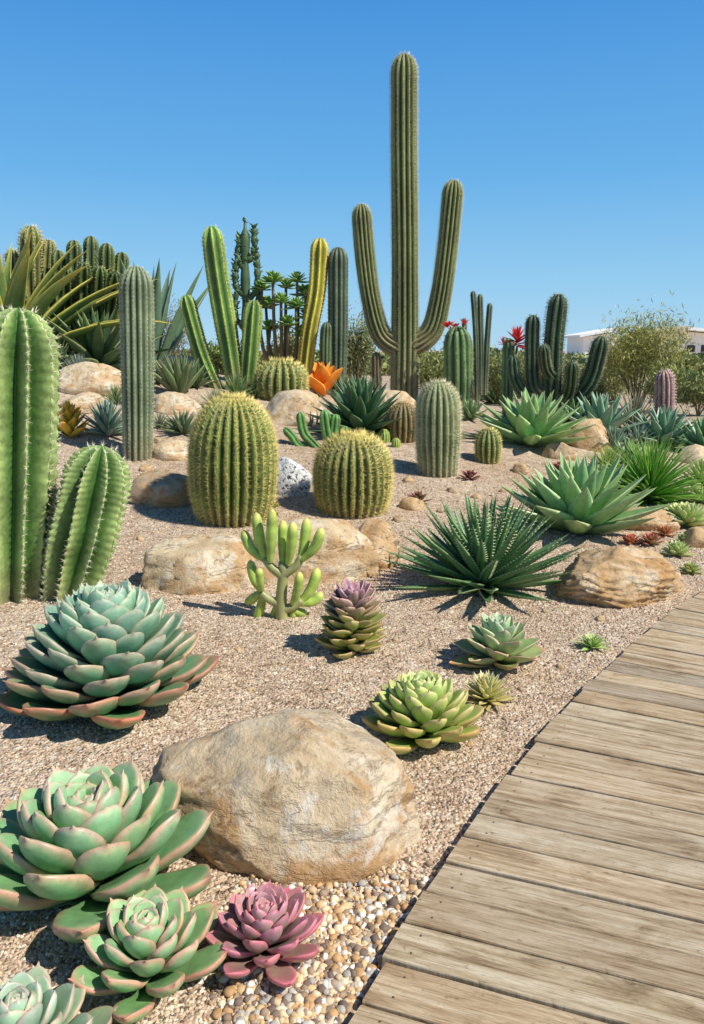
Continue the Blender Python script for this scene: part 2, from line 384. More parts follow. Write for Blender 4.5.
# ------------------------------------------------------------------ sweeps (cactus bodies, trunks)
def frames(P):
    n = len(P); T = []
    for i in range(n):
        T.append((P[min(n-1, i+1)]-P[max(0, i-1)]).normalized())
    u = T[0].orthogonal().normalized(); U = []
    for i in range(n):
        u = (u-T[i]*u.dot(T[i])).normalized(); U.append(u.copy())
    return T, U, [T[i].cross(U[i]) for i in range(n)]
def sweep(mb, P, rad, ribs, depth, cv, cc, power=.8, per=8, wob=.0, topc=None, sharp=False):
    T, U, V = frames(P); n = len(P); M = max(8, ribs*per) if ribs else 12
    th = np.arange(M)*2*PI/M
    if not ribs: sh = np.ones(M)
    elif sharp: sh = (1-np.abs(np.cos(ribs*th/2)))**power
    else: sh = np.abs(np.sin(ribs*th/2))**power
    vs = []; cs = []; cv = np.array(cv); cc = np.array(cc)
    ribid = np.floor(ribs*th/(2*PI)).astype(int) if ribs else np.zeros(M, int)
    rphase = np.random.default_rng(int(abs(P[0].x)*1000)).uniform(0, 6.28, max(1, ribs)+1)[ribid]
    for i in range(n):
        f = i/(n-1)
        wb = 1+wob*np.sin(i*1.57+rphase)
        r = rad[i]*(1-depth+depth*sh*wb*(1+.10*np.sin(f*7+rphase)))*(1+.025*noise.noise(Vector((f*5, P[0].x*5, 1))))
        r = r*(1+.014*np.sin(th*3+f*5))
        Pn = np.array(P[i])+np.outer(r*np.cos(th), np.array(U[i]))+np.outer(r*np.sin(th), np.array(V[i]))
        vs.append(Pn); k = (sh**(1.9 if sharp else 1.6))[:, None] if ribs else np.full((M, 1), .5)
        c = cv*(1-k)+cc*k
        if topc is not None: c = c*(1-sm(.75, 1, f))+np.array(topc)*sm(.75, 1, f)
        c = c*(.95+.35*noise.noise(Vector((f*6, P[0].x*7, P[0].y*3))))
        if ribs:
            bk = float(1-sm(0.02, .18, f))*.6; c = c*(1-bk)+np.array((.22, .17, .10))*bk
        cs.append(c)
    idx = np.arange(n*M).reshape(n, M); nx = np.roll(idx, -1, 1)
    q = np.stack([idx[:-1], nx[:-1], nx[1:], idx[1:]], -1).reshape(-1, 4)
    tri = [(int(idx[-1, j]), int(nx[-1, j]), int(idx[-1, 0])) for j in range(1, M-1)]
    mb.add(np.concatenate(vs), np.concatenate(cs), q, tri)
    return T, U, V
def tube(mb, P, rad, M, col):
    T, U, V = frames(P); n = len(P); th = np.arange(M)*2*PI/M; vs = []
    for i in range(n):
        vs.append(np.array(P[i])+np.outer(rad[i]*np.cos(th), np.array(U[i]))+np.outer(rad[i]*np.sin(th), np.array(V[i])))
    idx = np.arange(n*M).reshape(n, M); nx = np.roll(idx, -1, 1)
    mb.add(np.concatenate(vs), col, np.stack([idx[:-1], nx[:-1], nx[1:], idx[1:]], -1).reshape(-1, 4), [(int(idx[-1, 0]), int(idx[-1, j]), int(idx[-1, j+1])) for j in range(1, M-1)])
def spines(mb, P, rad, ribs, fr, gap, k, ln, wd, col, spread=.8, f0=.02):
    T, U, V = fr; n = len(P)
    acc = [0]
    for i in range(n-1): acc.append(acc[-1]+(P[i+1]-P[i]).length)
    L = acc[-1]
    m = max(2, int(L/gap)); ps = []; ds = []; i = 0
    for a in range(m):
        s_ = L*(f0+(1-f0)*(a+.5)/m)
        while i < n-2 and acc[i+1] < s_: i += 1
        g = (s_-acc[i])/max(1e-9, acc[i+1]-acc[i])
        c = P[i].lerp(P[i+1], g); r = rad[i]*(1-g)+rad[i+1]*g; sl = (rad[i+1]-rad[i])/max(1e-6, (P[i+1]-P[i]).length)
        for j in range(ribs):
            th = (2*j+1)*PI/ribs
            rd = U[i]*math.cos(th)+V[i]*math.sin(th); nor = (rd-T[i]*sl).normalized()
            c0 = c+rd*r*.96+T[i]*random.uniform(-.15, .15)*gap; sd = T[i].cross(rd)
            for _ in range(k):
                d = (nor+T[i]*random.uniform(-spread, spread)+sd*random.uniform(-spread, spread)).normalized()
                ps.append(c0); ds.append(d*ln*random.uniform(.6, 1.15))
    ps = np.array(ps); ds = np.array(ds); K = len(ps)
    up = rng.normal(size=(K, 3)); s1 = np.cross(ds, up); s1 /= np.linalg.norm(s1, axis=1)[:, None]+1e-9
    s2 = np.cross(ds, s1); s2 /= np.linalg.norm(s2, axis=1)[:, None]+1e-9
    v = np.stack([ps+s1*wd, ps-s1*.5*wd+s2*.87*wd, ps-s1*.5*wd-s2*.87*wd, ps+ds], 1).reshape(-1, 3)
    b0 = np.arange(K)[:, None]*4
    tri = np.concatenate([b0+np.array([0, 1, 3]), b0+np.array([1, 2, 3]), b0+np.array([2, 0, 3])])
    cc = np.repeat(np.array(col)*rng.uniform(.75, 1.15, (K, 1)), 4, 0)
    mb.add(v, cc, None, tri)
def cactus(name, label, px, py, stems, ribs, depth, cv, cc, sp_=None, Y=None, cat='cactus', group=None, kind='col', power=.8, partname='stem', dys=None, topc=None, per=8, base=.8, wob=0, seed=1, sharp=False, nr=18):
    random.seed(seed)
    loc, t = G(px, py) if Y is None else B(px, Y)
    o = thing(name, label, cat, loc, group)
    for si, (path, wpx) in enumerate(stems):
        dy = dys[si] if dys else 0
        Pw = [WP(a, b, loc.y+dy*(k/max(1, len(path)-1)))-loc for k, (a, b) in enumerate(path)]
        if si == 0 or Pw[0].z < .12: Pw[0].z = min(Pw[0].z, -.04)
        Rr = wpx/2/F*t
        P = resample(catmull(Pw, 12), n=40 if kind == 'barrel' else max(30, int(nr*len(path))))
        fs = [1-(1-i/(len(P)-1))**1.5 for i in range(len(P))]
        P = [P[min(len(P)-2, int(f*(len(P)-1)))].lerp(P[min(len(P)-1, int(f*(len(P)-1))+1)], f*(len(P)-1)-min(len(P)-2, int(f*(len(P)-1)))) for f in fs]
        acc = [0]
        for i in range(1, len(P)): acc.append(acc[-1]+(P[i]-P[i-1]).length)
        L = acc[-1]; rad = []
        for s_ in acc:
            f = s_/L
            if kind == 'barrel':
                x = (f-.47)/.53 if f > .47 else (.47-f)/.62
                r = Rr*max(0, 1-abs(x)**2.5)**.5
            else:
                cap = min(L*.5, Rr*1.5); r = Rr*(base+(1-base)*min(1, s_/(L*.4+1e-6)))
                if s_ > L-cap: r *= math.sqrt(max(0, 1-((s_-(L-cap))/cap)**2.3))
            rad.append(max(r, Rr*.03))
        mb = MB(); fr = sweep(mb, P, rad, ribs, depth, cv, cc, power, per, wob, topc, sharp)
        bo = mb.build(partname if si == 0 or partname == 'stem' else 'arm', M_cact, o)
        if sp_:
            s_ = MB(); spines(s_, P, rad, ribs, fr, sp_[0]*Rr, sp_[1], sp_[2]*Rr, sp_[3]*Rr, sp_[4], *(sp_[5:6]))
            so_ = s_.build('spines', M_spine, bo); so_['kind'] = 'stuff'
    return o, loc, t

# ------------------------------------------------------------------ rocks
def rock(label, px, py, wpx, hpx, dpx, mat, seed, rotz=0, tilt=(0, 0), sub=4, cuts=9, zoff=.3, Y=None, name='boulder', cat='rock', cutr=(.66, .92), group=None, lay=0):
    random.seed(seed)
    loc, t = G(px, py) if Y is None else B(px, Y)
    s_ = t/F; a, b_, c_ = wpx/2*s_, dpx/2*s_, hpx/1.3*s_
    bm = bmesh.new(); bmesh.ops.create_icosphere(bm, subdivisions=sub, radius=1)
    pl = []
    for _ in range(cuts):
        nv = Vector((random.gauss(0, 1), random.gauss(0, 1), abs(random.gauss(0, .8)))).normalized(); pl.append((nv, random.uniform(*cutr)))
    so = Vector((seed*3.7, seed*1.3, 0))
    for v in bm.verts:
        p = v.co.normalized()
        p = p*(1+.16*noise.noise(p*1.3+so))
        for nv, c0 in pl:
            d = p.dot(nv)
            if d > c0: p = p-nv*(d-c0)*.9
        p = p*(1+.05*noise.noise(p*3.5+so)+.024*noise.noise(p*9+so)+.011*noise.noise(p*24+so))
        if lay:
            h = p.z*7+1.2*noise.noise(p*2+so); st = (h-math.floor(h)); p = Vector((p.x*(1+lay*(st**3-.3)), p.y*(1+lay*(st**3-.3)), p.z))
        v.co = p
    mx = max(abs(v.co.x) for v in bm.verts); my = max(abs(v.co.y) for v in bm.verts); mz = max(v.co.z for v in bm.verts)
    Rm = Matrix.Rotation(rotz, 3, 'Z') @ Matrix.Rotation(tilt[0], 3, 'X') @ Matrix.Rotation(tilt[1], 3, 'Y')
    for v in bm.verts:
        q = Vector((v.co.x/mx*a, v.co.y/my*b_, v.co.z/mz*c_)); q = Rm @ q; q.z += zoff*c_; v.co = q
    me = bpy.data.meshes.new(name); bm.to_mesh(me); bm.free()
    me.polygons.foreach_set('use_smooth', np.full(len(me.polygons), True))
    me.materials.append(mat); o = bpy.data.objects.new(name, me); C.objects.link(o); o.location = loc
    o['label'] = label; o['category'] = cat
    if group: o['group'] = group
    return o
rock('largest tan boulder with rusty brown patches lying in front of the green rosettes', 294, 820, 288, 110, 205, RK_tan, 6, R_(-14), (R_(-3), R_(6)), 6, 9, .30, cutr=(.78, .95))
rock('flat-topped golden slab left of the finger-leaved succulent, below the large golden barrel', 205, 582, 126, 52, 90, RK_bei, 5, .1, (0, 0), 5, 10, .22, cutr=(.72, .9), lay=.05)
rock('broad golden slab right behind the finger-leaved succulent', 304, 570, 156, 60, 116, RK_bei, 9, -.1, (0, -.03), 5, 10, .2, cutr=(.74, .92), lay=.04)
rock('orange rounded rock tucked behind the right end of the broad golden slab', 376, 562, 50, 44, 60, RK_org, 12, .1, (0, 0), 4, cutr=(.8, .95))
rock('layered brown rock beside the boardwalk under the large pale agave', 610, 594, 140, 50, 100, RK_org, 21, .1, (0, .05), 6, 12, .25, cutr=(.68, .9), lay=.09)
rock('brown rounded rock at left of the large golden barrel cactus', 165, 500, 76, 30, 60, RK_brn, 17, 0, (0, 0), 4)
rock('beige rock in front of the small far barrel cactus', 293, 420, 62, 30, 60, RK_bei, 23, 0, (0, 0), 4)
rock('tan rock behind the two grey-blue agaves at left', 92, 390, 70, 28, 50, RK_bei, 24, 0, (0, 0), 4)
rock('low tan rock above the orange leaved clump at left', 84, 408, 52, 16, 50, RK_bei, 25, 0, (0, 0), 4)
rock('tan rock right of the grey column cactus', 176, 410, 54, 18, 50, RK_bei, 26, 0, (0, 0), 4)
rock('pale rock far back under the leaning light green columns', 182, 372, 50, 24, 40, RK_bei, 27, 0, (0, 0), 4, Y=12.4)
rock('orange brown rock right of the middle-distance wide agave', 590, 448, 50, 30, 40, RK_org, 28, 0, (0, .2), 4)
rock('small brown rock below the middle-distance wide agave', 560, 458, 38, 16, 30, RK_brn, 29, 0, (0, 0), 3)
rock('speckled white and black stone between the two golden barrels', 291, 492, 44, 36, 34, RK_wht, 31, 0, (0, 0), 4)
rock('flat orange rock under the green grassy tuft at right', 648, 526, 70, 18, 46, RK_org, 32, 0, (0, 0), 4, lay=.06)
rock('small tan rock at right end of the layered brown rock', 670, 588, 34, 18, 30, RK_org, 33, .4, (0, 0), 4)
rock('small grey rock at the right edge behind the grassy tuft', 694, 462, 40, 18, 30, RK_bei, 34, 0, (0, 0), 3)
rock('low pale rock behind the golden barrel on the left slope', 172, 456, 56, 16, 40, RK_bei, 37, 0, (0, 0), 3)
rock('low tan rock between the centre agave and the saguaro', 390, 400, 60, 18, 30, RK_bei, 38, 0, (0, 0), 3, Y=12.2)
rock('low orange rock under the dark armed cactus', 545, 405, 60, 18, 30, RK_org, 39, 0, (0, 0), 3, Y=12)
rock('low rust-coloured rock under the light rosette cluster at the right edge', 700, 545, 44, 18, 30, RK_org, 40, 0, (0, 0), 3)
for k, (a, b_, w_) in enumerate([(412, 508, 28), (398, 522, 14), (520, 472, 22), (452, 492, 12), (505, 492, 14), (440, 512, 10), (476, 498, 10), (532, 482, 12), (384, 536, 12), (420, 545, 9), (146, 470, 14), (158, 442, 12), (408, 482, 13), (462, 520, 8), (600, 620, 12), (545, 612, 8), (238, 650, 8), (395, 640, 7), (560, 668, 8), (330, 690, 8), (470, 745, 9), (505, 720, 7), (120, 470, 12), (140, 500, 14), (230, 560, 9), (436, 600, 7), (250, 690, 7), (520, 690, 7), (140, 540, 9)]):
    rock('small loose reddish brown stone lying on open gravel', a, b_, w_, w_*.4, w_*.8, [RK_org, RK_brn][k % 2], 60+k, k, (0, 0), 3, name='stone', group='small loose stones on the gravel')

# ------------------------------------------------------------------ foreground rosettes
def cf(base, tip, edge, lowbase=None, lowtip=None, lowedge=None, p=2.5):
    def fn(f):
        k = f**p
        return (lerp3(base, lowbase or base, k), lerp3(tip, lowtip or tip, k), lerp3(edge, lowedge or edge, k))
    return fn
rosette_plant('echeveria', 'large domed blue-green echeveria with stacked leaves and reddish lower rim, left of the largest boulder', 'succulent', 112, 700, 95, 104,
    e0=1.45, e1=.0, stem=.76, wr=.47, curl=.5, cup=.22, th=.085, seed=3, lmin=.34, lp=.55, ep=.8, split=.3, r0=.16, jit=.05, tb=.8,
    cfn=cf((.20, .41, .27), (.29, .47, .32), (.46, .46, .32), (.09, .22, .07), (.36, .18, .07), (.52, .14, .08), 3))
rosette_plant('echeveria', 'big open green echeveria with pink leaf edges at the left edge, behind a smaller one', 'succulent', 94, 892, 120, 50,
    e0=1.5, e1=.24, stem=.56, wr=.50, curl=.36, cup=.20, th=.11, seed=8, lmin=.22, lp=.66, split=.35, jit=.05, r0=.16, tb=.84,
    cfn=cf((.27, .48, .24), (.33, .50, .27), (.58, .38, .27), (.15, .33, .12), (.26, .36, .14), (.56, .24, .16), 2))
rosette_plant('echeveria', 'medium light green echeveria with rosy tips, left of the pink-purple one', 'succulent', 150, 980, 80, 42,
    e0=1.5, e1=.24, stem=.6, wr=.50, curl=.36, cup=.22, th=.11, seed=12, lmin=.22, lp=.68, split=.35, jit=.05, r0=.16, tb=.84,
    cfn=cf((.30, .53, .27), (.40, .53, .29), (.64, .36, .27), (.20, .40, .14), (.46, .36, .16), (.64, .23, .17), 2))
rosette_plant('echeveria', 'dusky pink and purple echeveria in front of the largest boulder', 'succulent', 266, 955, 62, 54,
    e0=1.5, e1=.2, stem=.58, wr=.42, curl=.34, cup=.26, th=.10, seed=15, lmin=.24, lp=.66, split=.35, jit=.05, tb=.6, r0=.14,
    cfn=cf((.36, .34, .27), (.46, .26, .26), (.66, .22, .28), (.33, .20, .17), (.48, .14, .17), (.66, .17, .22), 1.5))
rosette_plant('echeveria', 'pale green echeveria cut off by the bottom left corner', 'succulent', 24, 1080, 86, 40,
    e0=1.5, e1=.2, stem=.8, wr=.48, curl=.4, cup=.22, th=.11, seed=18, lmin=.24, split=.35, jit=.05, r0=.14,
    cfn=cf((.32, .50, .32), (.38, .51, .34), (.58, .44, .34), (.18, .34, .18), (.3, .37, .2), (.54, .34, .24), 2))
rosette_plant('echeveria', 'bright yellow-green echeveria right of the top of the largest boulder', 'succulent', 422, 737, 60, 74,
    e0=1.5, e1=.1, stem=.62, wr=.43, curl=.42, cup=.24, th=.10, seed=21, lmin=.26, lp=.6, split=.3, r0=.14, jit=.05, tb=.75,
    cfn=cf((.38, .55, .13), (.46, .59, .18), (.62, .58, .26), (.30, .41, .08), (.52, .38, .12), (.60, .34, .12), 2))
rosette_plant('dudleya', 'small pale spiky rosette beside the bright yellow-green echeveria', 'succulent', 487, 702, 31, 70, kind='lance',
    e0=1.45, e1=.15, stem=.4, wr=.24, curl=.1, cup=.3, th=.05, seed=25, lmin=.5,
    cfn=cf((.60, .60, .24), (.70, .68, .36), (.84, .74, .42), (.54, .48, .16), (.66, .54, .22), (.76, .62, .3), 1))
rosette_plant('echeveria', 'green pointed rosette with red-brown lower leaves, below the dark toothed agave', 'succulent', 497, 664, 47, 44, kind='oval',
    e0=1.45, e1=.15, stem=.5, wr=.52, curl=.15, cup=.35, th=.09, seed=28, lmin=.45, lp=.6, split=.55, r0=.12, jit=.08, tb=.8,
    cfn=cf((.34, .52, .26), (.50, .60, .36), (.78, .66, .50), (.30, .36, .10), (.62, .24, .13), (.66, .26, .15), 2))
rosette_plant('small_agave', 'tiny bright green spiky rosette alone by the boardwalk edge', 'succulent', 592, 648, 21, 34, kind='lance',
    e0=1.4, e1=.2, stem=.2, wr=.26, curl=-.1, cup=.3, th=.05, seed=31, mat=M_agave,
    cfn=cf((.34, .50, .12), (.46, .56, .2), (.58, .58, .26)))
rosette_plant('stacked_succulent', 'upright stacked rosette succulent with purple top and yellow-green lower leaves', 'succulent', 352, 650, 36, 72, kind='oval',
    e0=1.3, e1=.0, stem=1.36, wr=.62, curl=.65, cup=.35, th=.12, seed=33, lmin=.5, lp=.3, split=.3, zp=1.35, ep=.36, jit=.1, ljit=.1, tb=.7,
    cfn=lambda f: (lerp3((.34, .20, .23), (.30, .33, .07), min(1, f*1.7)), lerp3((.52, .20, .30), (.50, .44, .13), min(1, f*1.5)), lerp3((.66, .34, .44), (.60, .36, .17), min(1, f*1.4))))
for (lb, px, py, R, n, b0, t0, kd, nm) in [
    ('dark red small rosette on gravel left of the wide pale agave', 469, 480, 13, 24, (.14, .05, .04), (.34, .06, .05), 'oval', 'small_rosette'),
    ('dark red and green flat rosette in front of the spiny short column', 418, 503, 15, 22, (.14, .10, .05), (.3, .08, .05), 'oval', 'small_rosette'),
    ('small pale green spiky rosette by the right end of the layered rock', 676, 556, 19, 40, (.40, .50, .16), (.56, .6, .24), 'lance', 'small_rosette'),
    ('red tipped rosette on the flat orange rock at right', 650, 546, 16, 30, (.25, .2, .08), (.6, .08, .05), 'oval', 'small_rosette'),
    ('light green rosette cluster at the right edge below the grassy tuft', 684, 526, 30, 60, (.40, .52, .15), (.56, .6, .24), 'oval', 'small_rosette'),
    ('small green rosette at the right edge above the boardwalk', 686, 544, 14, 30, (.30, .46, .12), (.42, .5, .18), 'oval', 'small_rosette'),
    ('red-orange small rosette just left of the red tipped one', 630, 544, 13, 30, (.4, .16, .06), (.7, .14, .05), 'oval', 'small_rosette'),
    ('bright green small rosette at the right edge, highest of the small rosettes there', 698, 502, 20, 50, (.34, .46, .12), (.5, .54, .2), 'oval', 'small_rosette'),
    ('low red-orange rosette on the gravel right of the large pale agave', 664, 536, 13, 30, (.4, .18, .06), (.62, .2, .06), 'oval', 'small_rosette'),
    ('small yellow-green rosette between the layered rock and the boardwalk', 690, 574, 14, 34, (.36, .46, .1), (.54, .52, .16), 'oval', 'small_rosette'),
    ('small red rosette at the foot of the wide light green agave', 560, 470, 11, 26, (.25, .1, .05), (.55, .1, .06), 'oval', 'small_rosette'),
    ('small lime rosette between the wide agave and the orange brown rock', 612, 474, 14, 34, (.34, .46, .1), (.5, .54, .16), 'oval', 'small_rosette')]:
    rosette_plant(nm, lb, 'succulent', px, py, R, n, kind=kd, e0=1.4, e1=.15, stem=.4, wr=.36, curl=.2, cup=.3, th=.07, seed=int(px), parts=('leaves',), cfn=cf(b0, t0, t0))

def finger_plant():
    random.seed(4); loc, t = G(282, 618); u = t/F
    o = thing('finger_succulent', 'branching succulent with plump upright yellow-green fingers in front of the golden slabs', 'succulent', loc)
    mb = MB()
    def p(x, y, d=0): return WP(x, y, loc.y+d*u)-loc
    for path, r in [([(282, 622), (281, 600), (283, 578), (283, 562)], 6.5), ([(282, 604), (270, 600), (260, 592)], 5), ([(282, 610), (294, 606), (302, 600)], 5), ([(283, 576), (272, 568), (264, 558)], 5), ([(284, 574), (296, 566), (302, 556)], 5)]:
        P = resample(catmull([p(*a) for a in path], 6), n=9); tube(mb, P, [r*u*(1-.3*k/8) for k in range(9)], 10, (.30, .30, .11))
    mb.build('stem', M_suc, o)
    mb = MB()
    fing = [(264, 560, 243, 530, 6.4, 5), (266, 560, 256, 512, 7.0, 3), (270, 562, 272, 508, 6.6, -5), (283, 566, 283, 520, 6.6, 5), (288, 564, 293, 522, 6.6, -6), (300, 560, 307, 518, 6.8, 4), (302, 560, 322, 528, 6.5, -4),
            (262, 592, 250, 560, 6.3, 5), (262, 590, 259, 568, 5.4, -7), (264, 594, 256, 626, 6.4, 6), (260, 592, 246, 602, 6, 8), (300, 602, 318, 568, 6.8, 5), (300, 604, 322, 592, 6.3, 6), (290, 608, 306, 612, 6, 8),
            (276, 606, 272, 628, 6, 8), (292, 606, 294, 624, 5.6, 7), (292, 604, 300, 572, 5.8, -6)]
    for (x0, y0, x1, y1, r, d) in fing:
        a = p(x0, y0, d*.4); b = p(x1, y1, d*1.6); mid = a.lerp(b, .5)+Vector(((x1-x0)*.14, 0, -3))*u
        P = resample(catmull([a, mid, b], 10), n=18)
        rad = []
        for k in range(18):
            f = k/17; rr = .88*(.5+.42*math.sin(min(1, f/.6)*PI/2))*(1 if f < .68 else math.sqrt(max(0.006, 1-((f-.68)/.32)**2.2)))
            rad.append(r*u*rr)
        sweep(mb, P, rad, 0, 0, (.32, .46, .06), (.42, .54, .10), topc=(.68, .62, .14))
    mb.build('leaves', M_suc, o)
finger_plant()

# ------------------------------------------------------------------ agaves
AG = dict(mat=M_agave, split=.5)
rosette_plant('agave', 'dark green agave with many narrow toothed leaves at centre right', 'agave', 483, 588, 99, 104, kind='lance', e0=1.5, e1=.12, stem=.14, wr=.105, curl=.08, cup=.55, th=.035, seed=41, lmin=.68, lp=.5, ep=.95, teeth=(16, .026), jit=.09, tcol=(.45, .46, .26), ljit=.1, bend=.14, tb=.7,
    cfn=cf((.06, .17, .05), (.10, .20, .06), (.22, .32, .12)), **AG)
rosette_plant('agave', 'large pale green agave with broad pointed leaves above the layered brown rock', 'agave', 577, 532, 88, 48, kind='lance', e0=1.45, e1=.16, stem=.14, wr=.30, curl=.18, cup=.45, th=.05, seed=46, lmin=.66, lp=.6, jit=.08,
    cfn=cf((.22, .40, .14), (.30, .46, .20), (.50, .58, .28), (.14, .28, .10), (.24, .36, .14), (.46, .5, .24)), **AG)
rosette_plant('agave', 'wide light green agave right of the red-flowered columns', 'agave', 530, 445, 68, 46, kind='lance', e0=1.35, e1=.1, stem=.1, wr=.28, curl=.1, cup=.4, th=.05, seed=49, lmin=.6, lp=.6, jit=.08,
    cfn=cf((.19, .36, .12), (.28, .44, .16), (.5, .56, .24)), **AG)
rosette_plant('agave', 'blue-green agave beneath the small pink cactus at right', 'agave', 660, 446, 48, 40, kind='lance', e0=1.45, e1=.15, stem=.1, wr=.24, curl=.05, cup=.4, th=.05, seed=50, lmin=.65, lp=.6,
    cfn=cf((.12, .26, .15), (.19, .33, .2), (.38, .46, .32)), **AG)
rosette_plant('agave', 'upright blue-grey agave right of the wide light green one', 'agave', 600, 438, 52, 30, kind='lance', e0=1.5, e1=.45, stem=.1, wr=.24, curl=-.1, cup=.4, th=.05, seed=51, lmin=.75,
    cfn=cf((.12, .25, .15), (.20, .34, .20), (.4, .48, .32)), **AG)
rosette_plant('yucca', 'brownish spiky rosette in front of the feathery tree at right', 'agave', 632, 425, 46, 60, kind='strap', Y=12.6, e0=1.5, e1=.1, stem=.3, wr=.10, curl=-.1, cup=.4, th=.03, seed=52, lmin=.75, jit=.12,
    cfn=cf((.18, .19, .1), (.32, .24, .13), (.4, .34, .22)), **AG)
rosette_plant('grassy_yucca', 'bright green fine-leaved tuft at the right edge', 'succulent', 648, 502, 68, 320, kind='strap', e0=1.5, e1=.05, stem=.2, wr=.06, curl=-.35, cup=.5, th=.015, seed=53, lmin=.7, jit=.15, ljit=.15,
    cfn=cf((.12, .32, .03), (.26, .46, .06), (.36, .52, .1)), **AG)
rosette_plant('agave', 'dark green agave in front of the saguaro', 'agave', 360, 436, 58, 56, kind='lance', e0=1.5, e1=.1, stem=.3, wr=.24, curl=.0, cup=.4, th=.05, seed=54, lmin=.7,
    cfn=cf((.04, .11, .04), (.06, .14, .05), (.13, .22, .09)), **AG)
rosette_plant('agave', 'small grey-blue spiky agave on the tan rock at far left', 'agave', 80, 387, 28, 110, kind='strap', e0=1.5, e1=.0, stem=.4, wr=.09, curl=0, cup=.4, th=.02, seed=55, lmin=.75, jit=.12,
    cfn=cf((.17, .24, .2), (.28, .32, .26), (.34, .38, .3)), **AG)
rosette_plant('agave', 'grey-blue agave just left of the grey column cactus', 'agave', 108, 436, 34, 54, kind='lance', e0=1.5, e1=.15, stem=.3, wr=.17, curl=0, cup=.4, th=.03, seed=56, lmin=.8, jit=.1,
    cfn=cf((.16, .26, .19), (.26, .34, .24), (.34, .4, .28)), **AG)
rosette_plant('aloe', 'dark upright aloe right of the top of the grey column cactus', 'aloe', 180, 394, 44, 26, kind='lance', e0=1.5, e1=.65, stem=.1, wr=.2, curl=.2, cup=.5, th=.06, seed=57, lmin=.7,
    cfn=cf((.09, .15, .05), (.16, .2, .08), (.24, .28, .12)), **AG)
rosette_plant('aloe', 'low dark spiky aloe between the grey column and the large golden barrel', 'aloe', 183, 434, 30, 32, kind='lance', e0=1.4, e1=.2, stem=.1, wr=.17, curl=0, cup=.5, th=.06, seed=58, lmin=.7,
    cfn=cf((.09, .15, .07), (.2, .22, .1), (.24, .28, .12)), **AG)
rosette_plant('bromeliad', 'orange broad-leaved plant at the foot of the yellow column', 'succulent', 322, 396, 36, 10, kind='oval', mat=M_flow,
    e0=1.5, e1=.6, stem=.1, wr=.62, curl=.1, cup=.3, th=.03, seed=59, lmin=.8, parts=('leaves',), tb=.3,
    cfn=cf((.90, .24, .02), (.95, .34, .04), (.95, .45, .08)))
rosette_plant('bromeliad', 'orange and yellow leaved clump near the left edge', 'succulent', 70, 438, 26, 34, kind='oval', mat=M_flow,
    e0=1.5, e1=.4, stem=.7, wr=.4, curl=.2, cup=.4, th=.04, seed=60, lmin=.7, parts=('leaves',),
    cfn=cf((.90, .52, .03), (.92, .40, .03), (.9, .6, .08), (.5, .4, .05), (.85, .30, .03), (.8, .5, .05), 1))
rosette_plant('agave', 'large dark agave at the foot of the column cluster at upper left', 'agave', 98, 360, 80, 44, kind='lance', Y=12.6, e0=1.5, e1=.15, stem=.1, wr=.15, curl=-.15, cup=.5, th=.04, seed=61, lmin=.6,
    cfn=cf((.05, .11, .04), (.09, .16, .05), (.28, .30, .1)), **AG)
rosette_plant('agave', 'upright blue-green agave behind the grey column cactus', 'agave', 152, 345, 120, 12, kind='lance', Y=14, e0=1.5, e1=.95, stem=.05, wr=.12, curl=-.1, cup=.5, th=.03, seed=62, lmin=.75,
    cfn=cf((.10, .18, .10), (.15, .24, .12), (.28, .32, .16)), **AG)
rosette_plant('variegated_agave', 'tall yellow-edged agave with arching leaves at the left edge', 'agave', 6, 330, 172, 40, kind='lance', Y=12.4, e0=1.5, e1=.6, stem=.05, wr=.12, curl=-.6, cup=.5, th=.02, seed=63, lmin=.68, jit=.12,
    cfn=cf((.08, .16, .04), (.4, .36, .07), (.80, .64, .10)), **AG)
rosette_plant('agave', 'small green agave under the red torch flower', 'agave', 520, 388, 30, 30, kind='lance', Y=13.2, e0=1.5, e1=.2, stem=.1, wr=.2, curl=-.1, cup=.4, th=.05, seed=64, parts=('leaves',), mat=M_agave, cfn=cf((.1, .2, .07), (.16, .26, .1), (.3, .34, .16)))
rosette_plant('agave', 'small dark bluish agave at the right edge below the white building', 'agave', 692, 418, 40, 36, kind='strap', Y=12, e0=1.5, e1=.1, stem=.1, wr=.14, curl=-.1, cup=.4, th=.05, seed=65, parts=('leaves',), mat=M_agave, cfn=cf((.08, .13, .07), (.12, .18, .1), (.2, .24, .14)))
